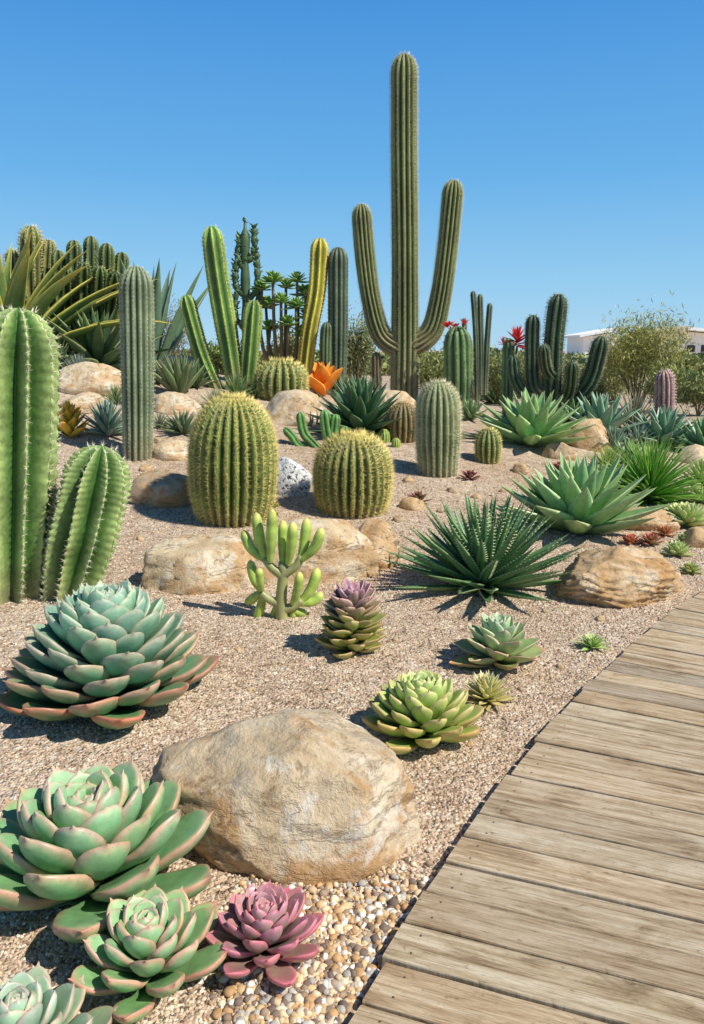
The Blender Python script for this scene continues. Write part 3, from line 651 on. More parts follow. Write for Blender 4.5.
for (lb, px, py, R, n, kd, c1, c2, e1, wr) in [
    ('mid green agave squeezed between the wide light green one and the blue-grey upright one', 572, 430, 36, 34, 'lance', (.12, .26, .08), (.3, .42, .16), .25, .2),
    ('deep green low agave at the right edge above the grassy tuft', 702, 452, 40, 34, 'lance', (.08, .20, .08), (.24, .36, .16), .2, .2),
    ('yellowish narrow-leaved clump at the left end of the grassy tuft', 606, 474, 32, 90, 'strap', (.24, .36, .06), (.46, .5, .14), .1, .08),
    ('small silvery agave between the pink cactus and the dark armed cactus', 636, 444, 24, 34, 'lance', (.22, .3, .24), (.36, .42, .34), .2, .2),
    ('dark low aloe at the foot of the dark armed cactus', 590, 408, 30, 30, 'lance', (.06, .15, .05), (.14, .22, .1), .2, .18),
    ('small olive agave behind the small upright barrel', 470, 420, 24, 28, 'lance', (.12, .22, .07), (.26, .34, .13), .2, .2),
    ('thin spiky dark tuft at the foot of the slender stems', 494, 404, 30, 60, 'strap', (.08, .16, .05), (.18, .24, .09), .2, .08),
    ('low blue-green agave behind the orange brown rock', 612, 452, 28, 30, 'lance', (.12, .22, .14), (.26, .34, .24), .15, .22),
    ('small green tuft left of the beige rock by the far barrel', 256, 398, 20, 50, 'strap', (.1, .18, .05), (.22, .28, .1), .2, .1),
    ('low spiky green clump between the far barrel and the dark green column', 346, 398, 26, 60, 'strap', (.09, .16, .05), (.2, .26, .1), .2, .09),
    ('pale spiky clump on the slope behind the low dark aloe', 214, 408, 22, 50, 'strap', (.2, .24, .12), (.34, .36, .2), .2, .1),
    ('olive spiky clump left of the leaning bright green stem', 158, 384, 26, 60, 'strap', (.12, .17, .07), (.26, .28, .13), .2, .09),
    ('low dark clump behind the tan rock on the left slope', 58, 372, 34, 40, 'lance', (.07, .13, .05), (.2, .24, .1), .2, .16),
    ('fresh green agave behind the wide light green one, under the dark armed cactus', 548, 415, 34, 34, 'lance', (.12, .28, .08), (.3, .42, .14), .2, .2),
    ('dark green broad agave between the upright blue-grey one and the grassy tuft', 628, 470, 34, 36, 'lance', (.09, .22, .07), (.24, .36, .14), .2, .22),
    ('yellow-green low agave right of the grassy tuft, at the right edge', 700, 486, 30, 40, 'lance', (.26, .38, .10), (.5, .54, .2), .15, .22),
    ('small pale green agave just above the large pale one', 598, 488, 26, 34, 'lance', (.22, .36, .14), (.42, .5, .22), .2, .24),
    ('spiky green tuft left of the small upright barrel', 456, 440, 16, 50, 'strap', (.12, .22, .06), (.28, .34, .12), .2, .1),
    ('low green clump at the foot of the three-stemmed column', 236, 398, 26, 60, 'strap', (.1, .19, .05), (.24, .3, .1), .2, .1),
    ('mid green spiky clump behind the pink cactus', 684, 402, 36, 50, 'strap', (.12, .22, .07), (.26, .34, .13), .2, .1),
    ('grey-green spiky clump on the slope directly right of the grey column foot', 160, 428, 18, 50, 'strap', (.16, .2, .12), (.28, .32, .2), .2, .1),
    ('low dark green clump above the tan rock right of the grey column', 196, 388, 26, 40, 'lance', (.08, .14, .05), (.2, .24, .1), .3, .16),
    ('green clump between the grey column and the far left agaves', 116, 404, 22, 46, 'strap', (.12, .2, .07), (.26, .32, .12), .2, .1)]:
    rosette_plant('agave' if kd == 'lance' else 'spiky_tuft', lb, 'agave' if kd == 'lance' else 'succulent', px, py, R, n, kind=kd, e0=1.5, e1=e1, stem=.2, wr=wr, curl=-.05, cup=.4, th=.04, seed=int(px*3), parts=('leaves',), mat=M_agave, lmin=.7, jit=.1, cfn=cf(c1, lerp3(c1, c2, .6), c2))

# ------------------------------------------------------------------ cacti
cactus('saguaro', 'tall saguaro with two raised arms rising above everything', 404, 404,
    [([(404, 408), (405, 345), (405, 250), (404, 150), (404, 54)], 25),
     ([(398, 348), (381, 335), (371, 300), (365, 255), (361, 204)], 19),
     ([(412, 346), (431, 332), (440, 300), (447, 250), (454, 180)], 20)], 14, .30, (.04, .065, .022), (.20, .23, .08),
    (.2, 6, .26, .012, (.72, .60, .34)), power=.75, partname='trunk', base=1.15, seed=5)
GOLD = (.95, .76, .26)
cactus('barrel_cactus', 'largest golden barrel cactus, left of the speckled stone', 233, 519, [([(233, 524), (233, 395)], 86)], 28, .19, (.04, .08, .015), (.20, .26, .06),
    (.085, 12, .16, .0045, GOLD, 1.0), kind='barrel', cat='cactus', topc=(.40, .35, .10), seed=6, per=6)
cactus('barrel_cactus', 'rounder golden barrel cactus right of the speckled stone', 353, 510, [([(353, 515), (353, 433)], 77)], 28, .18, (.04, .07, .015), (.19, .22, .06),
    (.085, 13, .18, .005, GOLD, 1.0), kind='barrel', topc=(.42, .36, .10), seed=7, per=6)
cactus('barrel_cactus', 'distant golden barrel cactus behind the beige rock', 281, 400, [([(281, 403), (281, 359)], 53)], 20, .2, (.06, .09, .02), (.24, .27, .08),
    (.12, 8, .2, .010, GOLD, .9), kind='barrel', seed=8)
cactus('barrel_cactus', 'little brown barrel cactus just left of the spiny grey short column', 403, 440, [([(403, 443), (403, 402)], 33)], 18, .17, (.07, .06, .02), (.24, .2, .08),
    (.14, 8, .22, .014, (.65, .44, .2), .9), kind='barrel', seed=9)
cactus('barrel_cactus', 'small distant barrel cactus right of the red-flowered column', 487, 400, [([(487, 402), (487, 376)], 33)], 18, .17, (.1, .1, .03), (.3, .3, .1),
    (.16, 6, .22, .016, GOLD, .9), kind='barrel', seed=10)
cactus('barrel_cactus', 'small upright green barrel cactus left of the wide light green agave', 488, 462, [([(488, 465), (488, 428)], 26)], 14, .2, (.05, .08, .02), (.2, .25, .07),
    (.18, 7, .25, .016, GOLD, .9), kind='barrel', seed=11)
cactus('short_column_cactus', 'spiny grey-green short thick column cactus at centre', 438, 473, [([(438, 478), (438, 430), (438, 381)], 44)], 20, .16, (.08, .12, .04), (.28, .32, .14),
    (.12, 9, .22, .008, (.80, .72, .48), .9), seed=12, base=.85, per=6)
cactus('column_cactus', 'single straight grey-green column cactus at left', 138, 458, [([(138, 463), (138, 400), (137, 330), (136, 266)], 32)], 15, .26, (.05, .09, .045), (.25, .30, .16),
    (.25, 6, .18, .011, (.66, .62, .50), .8), seed=13, base=.92, per=6)
cactus('column_cactus', 'thick pale green ribbed cactus cropped by the left edge, with a side arm', 40, 596,
    [([(14, 614), (16, 520), (18, 420), (19, 308)], 74), ([(67, 600), (76, 565), (89, 515), (102, 446)], 68)], 9, .50, (.06, .15, .03), (.42, .52, .18),
    (.20, 8, .19, .008, (.88, .80, .58), .9), seed=14, base=.78, power=.8, per=20, partname='stem', sharp=True, wob=.07, nr=26)
cactus('column_cactus', 'bright green three-stemmed column cactus with a tall middle stem', 232, 390,
    [([(236, 392), (228, 340), (219, 285), (211, 226)], 22), ([(218, 392), (203, 358), (193, 325), (185, 295)], 17), ([(246, 392), (250, 350), (254, 300)], 19)], 7, .40, (.06, .16, .03), (.42, .52, .12),
    (.35, 4, .25, .02, (.7, .66, .3)), seed=15, power=.8, per=10, sharp=True)
cactus('yellow_cactus', 'curving yellow column cactus beside a dark green column', 306, 368, [([(302, 372), (309, 335), (317, 290), (320, 238)], 18)], 7, .42, (.20, .24, .03), (.92, .66, .10),
    (.4, 4, .25, .02, (.8, .65, .3)), seed=16, power=.7, per=10, sharp=True)
cactus('column_cactus', 'dark green column cactus right of the yellow one', 338, 374, [([(337, 378), (338, 320), (338, 247)], 20)], 11, .26, (.03, .05, .03), (.12, .16, .09),
    (.4, 4, .25, .015, (.4, .4, .3)), seed=17)
cactus('short_column_cactus', 'dark short column cactus behind the yellow one', 330, 380, [([(326, 380), (326, 350), (327, 322)], 13)], 10, .22, (.04, .07, .03), (.12, .17, .07), (.5, 4, .25, .02, (.4, .4, .3)), Y=13.2, seed=18)
cl = [(58, 250, 74), (74, 240, 82), (91, 236, 90), (107, 243, 97), (122, 252, 102), (48, 268, 66), (66, 268, 78), (84, 262, 87), (100, 266, 94), (115, 272, 100)]
cactus('clustered_cactus', 'dense cluster of dark green columns at upper left', 90, 350,
    [([(b, 358), ((a*1.6+b*.4)/2, 305), (a, y)], 14.5) for a, y, b in cl], 6, .5, (.015, .035, .012), (.20, .27, .07), (.4, 5, .3, .025, (.6, .55, .25)), Y=13.4, seed=19,
    dys=[.1, .0, .3, -.1, .1, .2, -.5, -.4, -.4, -.6], sharp=True, power=.7)
cactus('clustered_cactus', 'spiny olive columns behind the yellow-edged agave at left edge', 33, 330,
    [([(34, 330), (32, 290), (31, 226)], 22), ([(40, 330), (46, 290), (49, 240)], 16), ([(24, 330), (17, 290), (12, 250)], 17)], 9, .36, (.035, .05, .012), (.25, .26, .08), (.3, 7, .4, .025, (.75, .62, .25)), Y=13.8, seed=20, dys=[0, .2, .3])
o, loc, t = cactus('flowering_cactus', 'green column cactus crowned with small red flowers right of the saguaro', 458, 412, [([(458, 418), (458, 370), (457, 326)], 29)], 11, .28, (.04, .09, .03), (.17, .26, .09),
    (.4, 4, .25, .015, (.5, .45, .3)), seed=21)
u = t/F
for k in range(9):
    mb = MB()
    a = random.uniform(0, 6.28); c0 = WP(457, 329, loc.y)-loc+Vector((math.cos(a)*11*u, math.sin(a)*11*u, random.uniform(-1, 7)*u))
    rosette([mb], 8, 6.5*u, 1.4, .5, 0, .4, kind='lance', th=.05, curl=-.1, cup=.3, cfn=cf((.7, .05, .03), (.8, .1, .05), (.8, .1, .05)), org=tuple(c0))
    mb.build('flower', M_flow, o)
cactus('slender_cactus', 'bundle of thin dark upright stems behind the red-flowered column', 481, 392, [([(478, 395), (476, 340), (473, 291)], 6), ([(481, 395), (481, 345), (480, 294)], 6), ([(485, 395), (487, 345), (490, 303)], 6), ([(474, 395), (466, 350), (464, 318)], 5)], 6, .25, (.04, .07, .04), (.14, .18, .1),
    (.8, 4, .5, .05, (.4, .4, .3)), Y=14, seed=22)
o, loc, t = cactus('torch_flower_plant', 'thin green column topped with red torch flowers near the slender stems', 509, 400, [([(508, 402), (508, 370), (509, 338)], 12)], 8, .25, (.04, .09, .04), (.14, .24, .1),
    (.6, 4, .3, .03, (.5, .5, .3)), Y=12.8, seed=23)
u = t/F; mb = MB(); c0 = WP(517, 346, loc.y)-loc; rosette([mb], 26, 17*u, 1.4, -.3, 10*u, .24, kind='lance', th=.05, curl=.1, cup=.3, cfn=cf((.7, .03, .03), (.85, .12, .10), (.8, .1, .1)), org=tuple(c0), lmin=.6)
mb.build('flower', M_flow, o); mb = MB()
c1 = WP(503, 345, loc.y)-loc; rosette([mb], 14, 8*u, 1.4, -.1, 4*u, .2, kind='lance', th=.05, curl=.1, cup=.3, cfn=cf((.6, .04, .04), (.8, .1, .08), (.7, .1, .1)), org=tuple(c1), lmin=.6)
mb.build('flower', M_flow, o)
mb = MB(); tube(mb, [WP(510, 385, loc.y)-loc, WP(516, 368, loc.y)-loc, c0], [1.5*u, 1.2*u, u], 6, (.15, .2, .08)); mb.build('flower_stalk', M_agave, o)
cactus('dark_armed_cactus', 'very dark cactus with several thick raised arms at right', 552, 400,
    [([(553, 408), (553, 350), (559, 294)], 19), ([(546, 400), (534, 385), (532, 350), (533, 315)], 14), ([(558, 398), (578, 394), (592, 376), (602, 336)], 16), ([(546, 402), (526, 394), (516, 380), (513, 356)], 12), ([(562, 402), (570, 388), (572, 362)], 13), ([(556, 380), (546, 368), (543, 345)], 11)],
    8, .36, (.010, .024, .012), (.06, .11, .045), (.28, 6, .45, .025, (.34, .33, .22)), Y=12.3, seed=24, base=.9, partname='trunk', dys=[0, .1, -.3, .1, -.4, -.3])
cactus('pink_cactus', 'small pinkish cone-shaped cactus behind the blue-green agave at right', 665, 412, [([(665, 415), (665, 392), (664, 370)], 19)], 12, .2, (.24, .12, .1), (.5, .32, .28),
    (.3, 5, .3, .03, (.75, .55, .5)), Y=12.8, seed=25)
cactus('lobed_cactus', 'small bright green lobed cactus left of the dark agave near centre', 322, 448,
    [([(330, 452), (328, 438), (326, 425), (324, 410)], 12), ([(322, 452), (312, 442), (304, 432), (300, 412)], 10), ([(335, 452), (342, 440), (346, 426)], 10), ([(320, 452), (300, 446), (292, 436), (284, 428)], 9), ([(330, 450), (334, 432), (336, 414)], 10)],
    5, .35, (.04, .14, .03), (.16, .34, .08), (.6, 3, .3, .03, (.5, .5, .3)), seed=26, power=1, per=10)
cactus('small_column_cactus', 'short green column at foot of saguaro, left side', 376, 412, [([(378, 414), (377, 395), (376, 352)], 10)], 8, .25, (.05, .05, .03), (.2, .15, .08), (.5, 5, .4, .03, (.5, .4, .2)), Y=13.4, seed=27)
for k, (a, b, w_) in enumerate([(384, 442, 13), (396, 447, 9)]):
    cactus('ball_cactus', ['tiny lime ball cactus between the rounder barrel and the brown barrel', 'tinier lime ball cactus, right one of the tiny pair'][k], a, b, [([(a, b), (a, b-w_)], w_)], 12, .15, (.14, .24, .04), (.36, .48, .1), (.2, 3, .2, .03, GOLD, .9), kind='barrel', seed=30+k)
loc, t = G(272, 516); u = t/F; o = thing('flowering_clump', 'tiny yellow-flowered clump right of the large golden barrel foot', 'succulent', loc)
mb = MB()
for i in range(50):
    a = random.uniform(0, 6.28); r = random.uniform(0, 8)*u; c0 = (math.cos(a)*r, math.sin(a)*r, random.uniform(0, 15)*u)
    if i % 2:
        rosette([mb], 6, 3.4*u, 1.3, .2, 0, .5, kind='oval', th=.1, cfn=cf((.12, .2, .04), (.18, .26, .05), (.18, .26, .05)), org=c0)
    else:
        mf = MB(); rosette([mf], 6, 2.6*u, 1.3, .2, 0, .5, kind='oval', th=.1, cfn=cf((.7, .55, .04), (.8, .65, .05), (.8, .65, .05)), org=c0); mf.build('flower', M_flow, o)
mb.build('leaves', M_leaf, o)

def knobby():
    random.seed(40); loc, t = B(248, 13.6); u = t/F
    o = thing('knobby_succulent', 'tall thin dark candelabra plant with knobbly stems right of the tall bright green stem', 'succulent', loc)
    for path, r in [([(247, 380), (246, 320), (245, 265), (245, 222)], 4), ([(246, 296), (236, 286), (236, 262)], 3), ([(246, 270), (238, 258), (240, 236)], 3), ([(246, 262), (254, 252), (254, 226)], 3), ([(246, 300), (257, 288), (256, 250)], 3), ([(246, 330), (236, 318), (236, 292)], 2.6), ([(246, 326), (257, 314), (258, 288)], 2.6)]:
        mb = MB(); mk = MB()
        P = resample(catmull([WP(a, b, loc.y)-loc for a, b in path], 8), n=26)
        Ls = (P[-1]-P[0]).length; nb = max(4, int(Ls/(7*u)))
        tube(mb, P, [r*u*(.75+.45*abs(math.sin(PI*nb*k/25)))*(1 if k < 24 else .4) for k in range(26)], 8, (.07, .12, .05))
        for k, p in enumerate(P):
            if k > (10 if len(path) == 4 else 3) and k % 2:
                for _ in range(3):
                    leaf(mk, tuple(p), random.uniform(0, 6.28), random.uniform(0, .8), 6*u, 3.6*u, 1.2*u, .3, 'oval', .2, ((.06, .13, .05), (.09, .17, .06), (.12, .2, .08)), M=6)
        so_ = mb.build('stem', M_cact, o); mk.build('leaves', M_agave, so_)
knobby()
def aeonium(label, cx, heads, basey, Y, seed, col, R=15):
    random.seed(seed); loc, t = B(cx, Y); u = t/F
    o = thing('aeonium_bush', label, 'succulent', loc)
    for (x, y) in heads:
        mb = MB(); ml = MB()
        dy = random.uniform(-.35, .35); a = WP(cx+(x-cx)*.3, basey, loc.y)-loc; a.z = min(a.z, 0); b = WP(x, y, loc.y+dy)-loc; m_ = a.lerp(b, .5)+Vector(((x-cx)*.3*u+random.uniform(-4, 4)*u, 0, 0))
        P = resample(catmull([a, m_, b], 6), n=8); tube(mb, P, [2.4*u*(1-.4*k/7) for k in range(8)], 6, (.22, .17, .10))
        rosette([ml], 26, R*u*random.uniform(.8, 1.1), 1.3, -.1, 4*u, .4, kind='oval', th=.07, curl=.15, cup=.3, cfn=col, org=tuple(b), lmin=.45, jit=.12)
        so_ = mb.build('stem', M_wood0, o); ml.build('leaf_rosette', M_agave, so_)
aeonium('bushy aeonium with leafy heads on bare stalks left of the yellow column', 284, [(262, 290), (273, 283), (286, 288), (297, 282), (306, 296), (266, 308), (281, 303), (296, 308), (308, 318), (288, 326), (270, 330), (302, 336)], 362, 13.6, 41, cf((.11, .26, .04), (.26, .42, .08), (.40, .52, .12)))

# ------------------------------------------------------------------ background shrubs, trees and building
def shrub(name, label, px, Y, wpx, toppx, seed, col, n=2600, ls=.09, cat='shrub', thin=1.0, depth=.7, fuzz=1.0):
    random.seed(seed); r2 = np.random.default_rng(seed)
    loc, t = B(px, Y); h = WP(px, toppx, Y).z-loc.z; w = wpx/F*t/2
    o = thing(name, label, cat, loc)
    br = MB(); tips = []
    for k in range(13):
        a = k*2.4+random.uniform(-.3, .3); rr = random.uniform(.3, .9)
        e = Vector((math.cos(a)*w*rr, math.sin(a)*w*rr*depth, h*random.uniform(.5, .92)*(1-.35*rr**2)))
        m_ = Vector((e.x*.35, e.y*.35, e.z*.45))
        P = resample(catmull([Vector((0, 0, -.05)), m_, e], 6), n=8)
        tube(br, P, [.03*h/2.2*(1-.75*i/7) for i in range(8)], 6, (.24, .2, .12))
        tips.append(e)
        for _ in range(4):
            s0 = P[random.randint(3, 6)]; e2 = s0+Vector((random.uniform(-.45, .45)*w, random.uniform(-.4, .4)*w, random.uniform(.05, .35)*h)); e2.z = min(e2.z, h*random.uniform(.8, 1.0))
            tube(br, [s0, s0.lerp(e2, .5)+Vector((0, 0, .03*h)), e2], [.012*h/2.2, .009*h/2.2, .004*h/2.2], 5, (.24, .2, .12)); tips.append(e2)
    br.build('trunk', M_wood0, o)
    ti = np.array([tuple(v) for v in tips]); c0 = ti[r2.integers(0, len(ti), n)]
    P = c0+r2.normal(size=(n, 3))*np.array([w*.17, w*.17*depth, h*.10])*fuzz
    P[:, 2] = np.where(P[:, 2] < .03, r2.uniform(.03, .5*h, n), P[:, 2])
    a = r2.normal(size=(n, 3)); a[:, 2] += .9; a /= np.linalg.norm(a, axis=1)[:, None]; b = np.cross(a, r2.normal(size=(n, 3))); b /= np.linalg.norm(b, axis=1)[:, None]
    s_ = ls*r2.uniform(.5, 1.2, (n, 1))
    v = np.stack([P-b*s_*.22*thin, P+a*s_*.5, P+b*s_*.22*thin, P-a*s_*.5], 1).reshape(-1, 3)
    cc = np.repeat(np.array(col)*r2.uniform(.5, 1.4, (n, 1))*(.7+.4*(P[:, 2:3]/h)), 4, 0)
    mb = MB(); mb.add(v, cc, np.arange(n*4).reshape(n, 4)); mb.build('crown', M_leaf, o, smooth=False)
shrub('desert_tree', 'feathery olive tree standing behind the agaves at right, before the white building', 636, 19, 92, 318, 1, (.42, .42, .12), n=10000, ls=.15, thin=.32, cat='tree', fuzz=1.0)
shrub('shrub', 'low dusky olive shrub behind the dark armed cactus', 580, 20, 60, 364, 2, (.32, .33, .12), n=4000, ls=.13, thin=.5)
shrub('shrub', 'grey-green shrub just left of the saguaro trunk', 357, 18, 44, 310, 3, (.26, .29, .11), n=4000, ls=.13, thin=.45)
shrub('shrub', 'low dull green shrub right of the saguaro trunk', 432, 19, 70, 346, 4, (.28, .32, .10), n=4500, ls=.13, thin=.5)
shrub('shrub', 'low olive shrub behind the slender stems', 500, 20, 76, 352, 5, (.30, .32, .11), n=4500, ls=.13, thin=.5)
shrub('shrub', 'low olive shrub in front of the white building at the right edge', 698, 17, 50, 374, 6, (.26, .30, .10), n=3500, ls=.12, thin=.5)
shrub('shrub', 'brown-green shrub behind the aeonium bush', 290, 18, 60, 330, 7, (.24, .26, .09), n=3500, ls=.12, thin=.6)
shrub('shrub', 'sparse grey shrub behind the dark upright aloe', 172, 17, 60, 300, 8, (.28, .30, .18), n=2200, ls=.10, thin=.4)
shrub('shrub', 'leafy green shrub behind the column cluster', 115, 17, 90, 296, 9, (.14, .21, .06), n=5000, ls=.13, thin=.8)
shrub('shrub', 'dark green shrub behind the yellow-edged agave', 20, 16, 90, 290, 10, (.11, .17, .05), n=5500, ls=.13)
shrub('shrub', 'olive shrub between the dark armed cactus and the feathery tree', 612, 22, 50, 364, 11, (.33, .34, .12), n=3500, ls=.13, thin=.5)
shrub('shrub', 'green shrub behind the three-stemmed column cactus', 225, 17.5, 60, 342, 12, (.2, .27, .08), n=3500, ls=.12, thin=.7)
shrub('shrub', 'olive shrub between the feathery tree and the pink cactus', 664, 18, 50, 366, 13, (.30, .34, .11), n=3500, ls=.13, thin=.5)
shrub('shrub', 'low green shrub behind the torch flowers', 530, 19, 60, 360, 14, (.26, .32, .10), n=4000, ls=.13, thin=.5)
mb = MB(); r2 = np.random.default_rng(9); n = 60000
px_ = r2.uniform(-60, 60, n); py_ = r2.uniform(46, 62, n)
hh = np.array([1.1+.7*noise.noise(Vector((a*.25, b*.1, 2))) for a, b in zip(px_, py_)]); pz = r2.uniform(0, 1, n)**.7*hh
P = np.stack([px_, py_, pz], 1); a = r2.normal(size=(n, 3)); b = r2.normal(size=(n, 3)); s_ = .32
mb.add(np.stack([P-b*s_*.4, P+a*s_*.4, P+b*s_*.4, P-a*s_*.4], 1).reshape(-1, 3), np.repeat(np.array((.28, .31, .12))*r2.uniform(.5, 1.4, (n, 1)), 4, 0), np.arange(n*4).reshape(n, 4))
o = mb.build('distant_scrub', M_leaf, smooth=False); o['kind'] = 'stuff'; o['label'] = 'distant olive scrub along the horizon'; o['category'] = 'scrub'
def prism(mb, pts, y0, y1, col):
    n = len(pts); v = [(x, y0, z) for x, z in pts]+[(x, y1, z) for x, z in pts]
    mb.add(v, col, [(i, (i+1) % n, n+(i+1) % n, n+i) for i in range(n)], [(0, i+1, i) for i in range(1, n-1)]+[(n, n+i, n+i+1) for i in range(1, n-1)])
mw = plant_mat('painted_wall', .7, 2, .05, .2, .002)
def X(px, Y=80): return (px-CX)/F*(Y*cp+1.5*sp)
def Z(py, Y=80): return CH+ray(352, py).z/ray(352, py).y*Y
b0 = thing('white_building', 'low white building with slanted roofs on the horizon at right', 'building', (X(660), 80, 0))
ox = X(660)
def roofslab(x0, y0, x1, y1, d0, d1, th, col):
    mb = MB(); prism(mb, [(X(x0)-ox, Z(y0+th)), (X(x0)-ox, Z(y0)), (X(x1)-ox, Z(y1)), (X(x1)-ox, Z(y1+th))][::-1], d0, d1, col); mb.build('roof', mw, b0, smooth=False)
mb = MB()
prism(mb, [(X(582)-ox, 0), (X(616)-ox, 0), (X(616)-ox, Z(332)), (X(582)-ox, Z(337))], 0, 6, (.94, .92, .88))
mb.build('wall', mw, b0, smooth=False); mb = MB()
prism(mb, [(X(640)-ox, 0), (X(760)-ox, 0), (X(760)-ox, Z(338)), (X(682)-ox, Z(331)), (X(640)-ox, Z(339))], .6, 9, (.94, .92, .88))
mb.build('wall', mw, b0, smooth=False)
roofslab(576, 335, 620, 327, -.8, 7, 2.5, (.96, .95, .93))
roofslab(682, 327, 770, 335, -.8, 10, 3, (.96, .95, .93))
roofslab(646, 334, 682, 326, -.6, 8, 5, (.62, .50, .40))
for a in (688, 702):
    mb = MB(); prism(mb, [(X(a)-ox, Z(352)), (X(a+8)-ox, Z(352)), (X(a+8)-ox, Z(345)), (X(a)-ox, Z(345))], .55, .7, (.05, .06, .07)); mb.build('window', mw, b0, smooth=False)

# ------------------------------------------------------------------ gravel
def inpath(x, y, m=.006):
    best = 1e9; bp = 0
    for i in range(len(EDGE)):
        p = EDGE[i]; d = (x-p.x)**2+(y-p.y)**2
        if d < best: best = d; bp = i
    a = EDGE[max(0, bp-1)]; q = EDGE[min(len(EDGE)-1, bp+1)]; p = EDGE[bp]
    e = (q-a).normalized(); return e.x*(y-p.y)-e.y*(x-p.x) < m
oct_v = np.array([(1, 0, 0), (0, 1, 0), (-1, 0, 0), (0, -1, 0), (0, 0, 1), (0, 0, -1)], float)
oct_t = np.array([(0, 1, 4), (1, 2, 4), (2, 3, 4), (3, 0, 4), (1, 0, 5), (2, 1, 5), (3, 2, 5), (0, 3, 5)])
bm = bmesh.new(); bmesh.ops.create_icosphere(bm, subdivisions=2, radius=1); bm.verts.ensure_lookup_table()
ico_v = np.array([tuple(v.co) for v in bm.verts]); ico_t = np.array([[v.index for v in f.verts] for f in bm.faces]); bm.free()
M_stone = plant_mat('pebble_stone', .75, 90, .15, .25, .001)
def scatter(name, label, cand, sizes, V0, T0, pal, smooth, jit):
    K = len(cand); r2 = np.random.default_rng(len(cand))
    v = V0[None]*(1+r2.uniform(-jit, jit, (K, len(V0), 1)))
    v = v*(sizes[:, None, None]*r2.uniform(.6, 1.15, (K, 1, 3))*np.array([1, 1, .75]))
    a = r2.uniform(0, 6.28, K); ca, sa = np.cos(a)[:, None], np.sin(a)[:, None]
    x = v[:, :, 0]*ca-v[:, :, 1]*sa; y = v[:, :, 0]*sa+v[:, :, 1]*ca
    v = np.stack([x, y, v[:, :, 2]], 2)+cand[:, None, :]
    t = (T0[None]+np.arange(K)[:, None, None]*len(V0)).reshape(-1, 3)
    pal = np.array(pal); c = pal[r2.integers(0, len(pal), K)]*r2.uniform(.8, 1.15, (K, 1))
    mb = MB(); mb.add(v.reshape(-1, 3), np.repeat(c, len(V0), 0), None, t)
    o = mb.build(name, M_stone, smooth=smooth); o['kind'] = 'stuff'; o['label'] = label; o['category'] = 'gravel'
random.seed(77)
c1 = []; s1 = []
while len(c1) < 50000:
    Y = 1.2+8.0*random.random()**1.5; x = random.uniform(-.62, .62)*Y*.95
    if Y < 6 and x > -.2 and inpath(x, Y): continue
    s_ = random.uniform(.0028, .0064)*(1+.12*Y)*(1.5 if random.random() < .03 else 1); c1.append((x, Y, H(x, Y)+s_*.2)); s1.append(s_)
scatter('gravel', 'fine sandy beige gravel covering the bed', np.array(c1), np.array(s1), oct_v, oct_t,
        [(.70, .54, .38), (.77, .62, .45), (.60, .45, .31), (.85, .74, .58), (.44, .31, .21), (.73, .53, .36), (.20, .14, .10), (.55, .38, .26)], False, .25)
c1 = []; s1 = []
while len(c1) < 5200:
    px = random.uniform(200, 470); py = random.uniform(840, 1050)
    e = 355+(1024-py)*.62
    dens = ss(845, 925, py)*ss(205, 300, px+(py-930)*.15)
    if px > e-60: dens *= ss(830, 900, py)
    if random.random() > dens or px > e+20: continue
    p, t = G(px, py)
    if inpath(p.x, p.y, .010): continue
    s_ = random.choice([.004, .005, .006, .007, .009, .013])*random.uniform(.7, 1.1); c1.append((p.x, p.y, p.z+s_*random.uniform(.1, .7))); s1.append(s_)
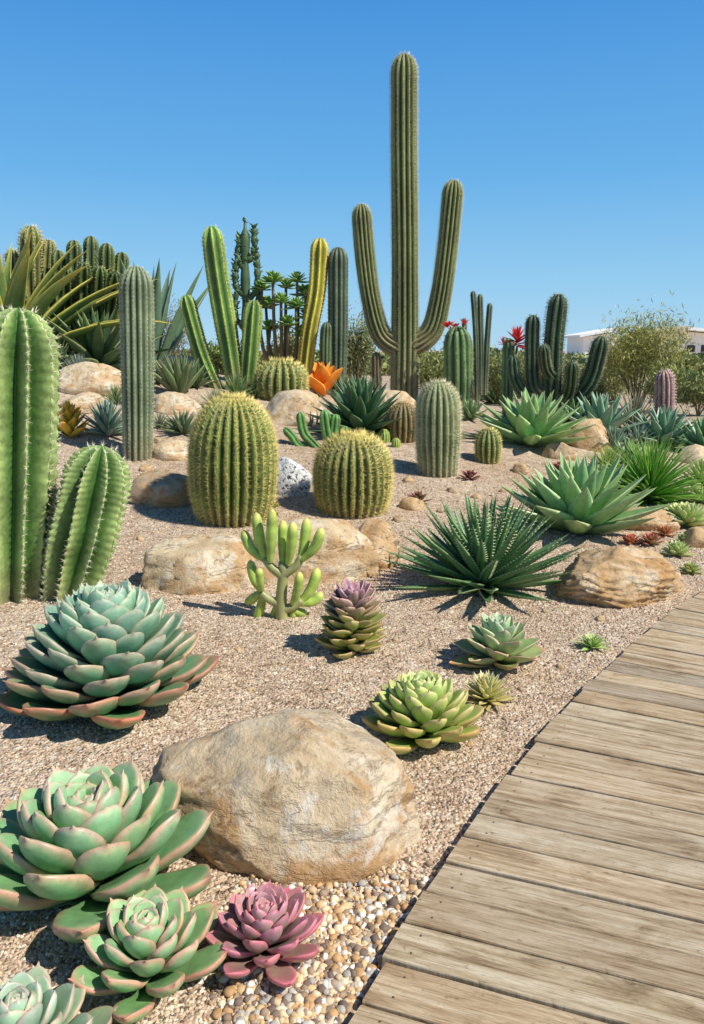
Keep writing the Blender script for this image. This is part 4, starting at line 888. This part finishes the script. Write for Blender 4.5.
scatter('pebbles', 'mixed coarse tan white and grey pebbles between the pink-purple echeveria and the boardwalk', np.array(c1), np.array(s1), ico_v, ico_t,
        [(.68, .48, .24), (.76, .62, .42), (.88, .82, .70), (.56, .34, .16), (.38, .27, .18), (.5, .46, .4), (.74, .55, .33), (.22, .16, .12)], True, .10)

# ------------------------------------------------------------------ light, sky, camera
S = Vector((.8, -.42, 1.0)).normalized()
sun = bpy.data.lights.new('sun', 'SUN'); sun.energy = 5.0; sun.angle = R_(.5); sun.color = (1, .955, .87)
so = bpy.data.objects.new('sun', sun); C.objects.link(so); so.rotation_euler = S.to_track_quat('Z', 'Y').to_euler()
w = bpy.data.worlds.new('World'); bpy.context.scene.world = w; w.use_nodes = True
nt = w.node_tree; bg = nt.nodes['Background']
sk = nt.nodes.new('ShaderNodeTexSky'); sk.sky_type = 'NISHITA'; sk.sun_disc = False
sk.sun_elevation = math.asin(S.z); sk.sun_rotation = math.atan2(S.x, S.y)
sk.air_density = 1.0; sk.dust_density = .2; sk.ozone_density = 3.0
tcw = nt.nodes.new('ShaderNodeTexCoord'); spx = nt.nodes.new('ShaderNodeSeparateXYZ'); nt.links.new(tcw.outputs['Generated'], spx.inputs[0])
rp = ramp(nt, spx.outputs[2], [(0.0, (.42, .70, .92)), (.08, (.29, .61, .90)), (.20, (.14, .46, .86)), (.38, (.055, .30, .76)), (.6, (.02, .10, .30)), (1.0, (.01, .05, .16))])
sc10 = nt.nodes.new('ShaderNodeVectorMath'); sc10.operation = 'SCALE'; nt.links.new(rp, sc10.inputs[0]); sc10.inputs['Scale'].default_value = 10
mx = mix(nt, .88, sk.outputs[0], sc10.outputs[0])
nt.links.new(mx, bg.inputs[0]); bg.inputs[1].default_value = .1
cam = bpy.data.cameras.new('camera'); co = bpy.data.objects.new('camera', cam); C.objects.link(co)
co.location = (0, 0, CH); co.rotation_euler = (PI/2-PIT, 0, 0)
cam.sensor_fit = 'VERTICAL'; cam.sensor_height = 24; cam.lens = 24*F/1024; cam.clip_end = 5000; cam.clip_start = .05
sc = bpy.context.scene; sc.camera = co
sc.view_settings.view_transform = 'Standard'; sc.view_settings.look = 'None'; sc.view_settings.exposure = 0
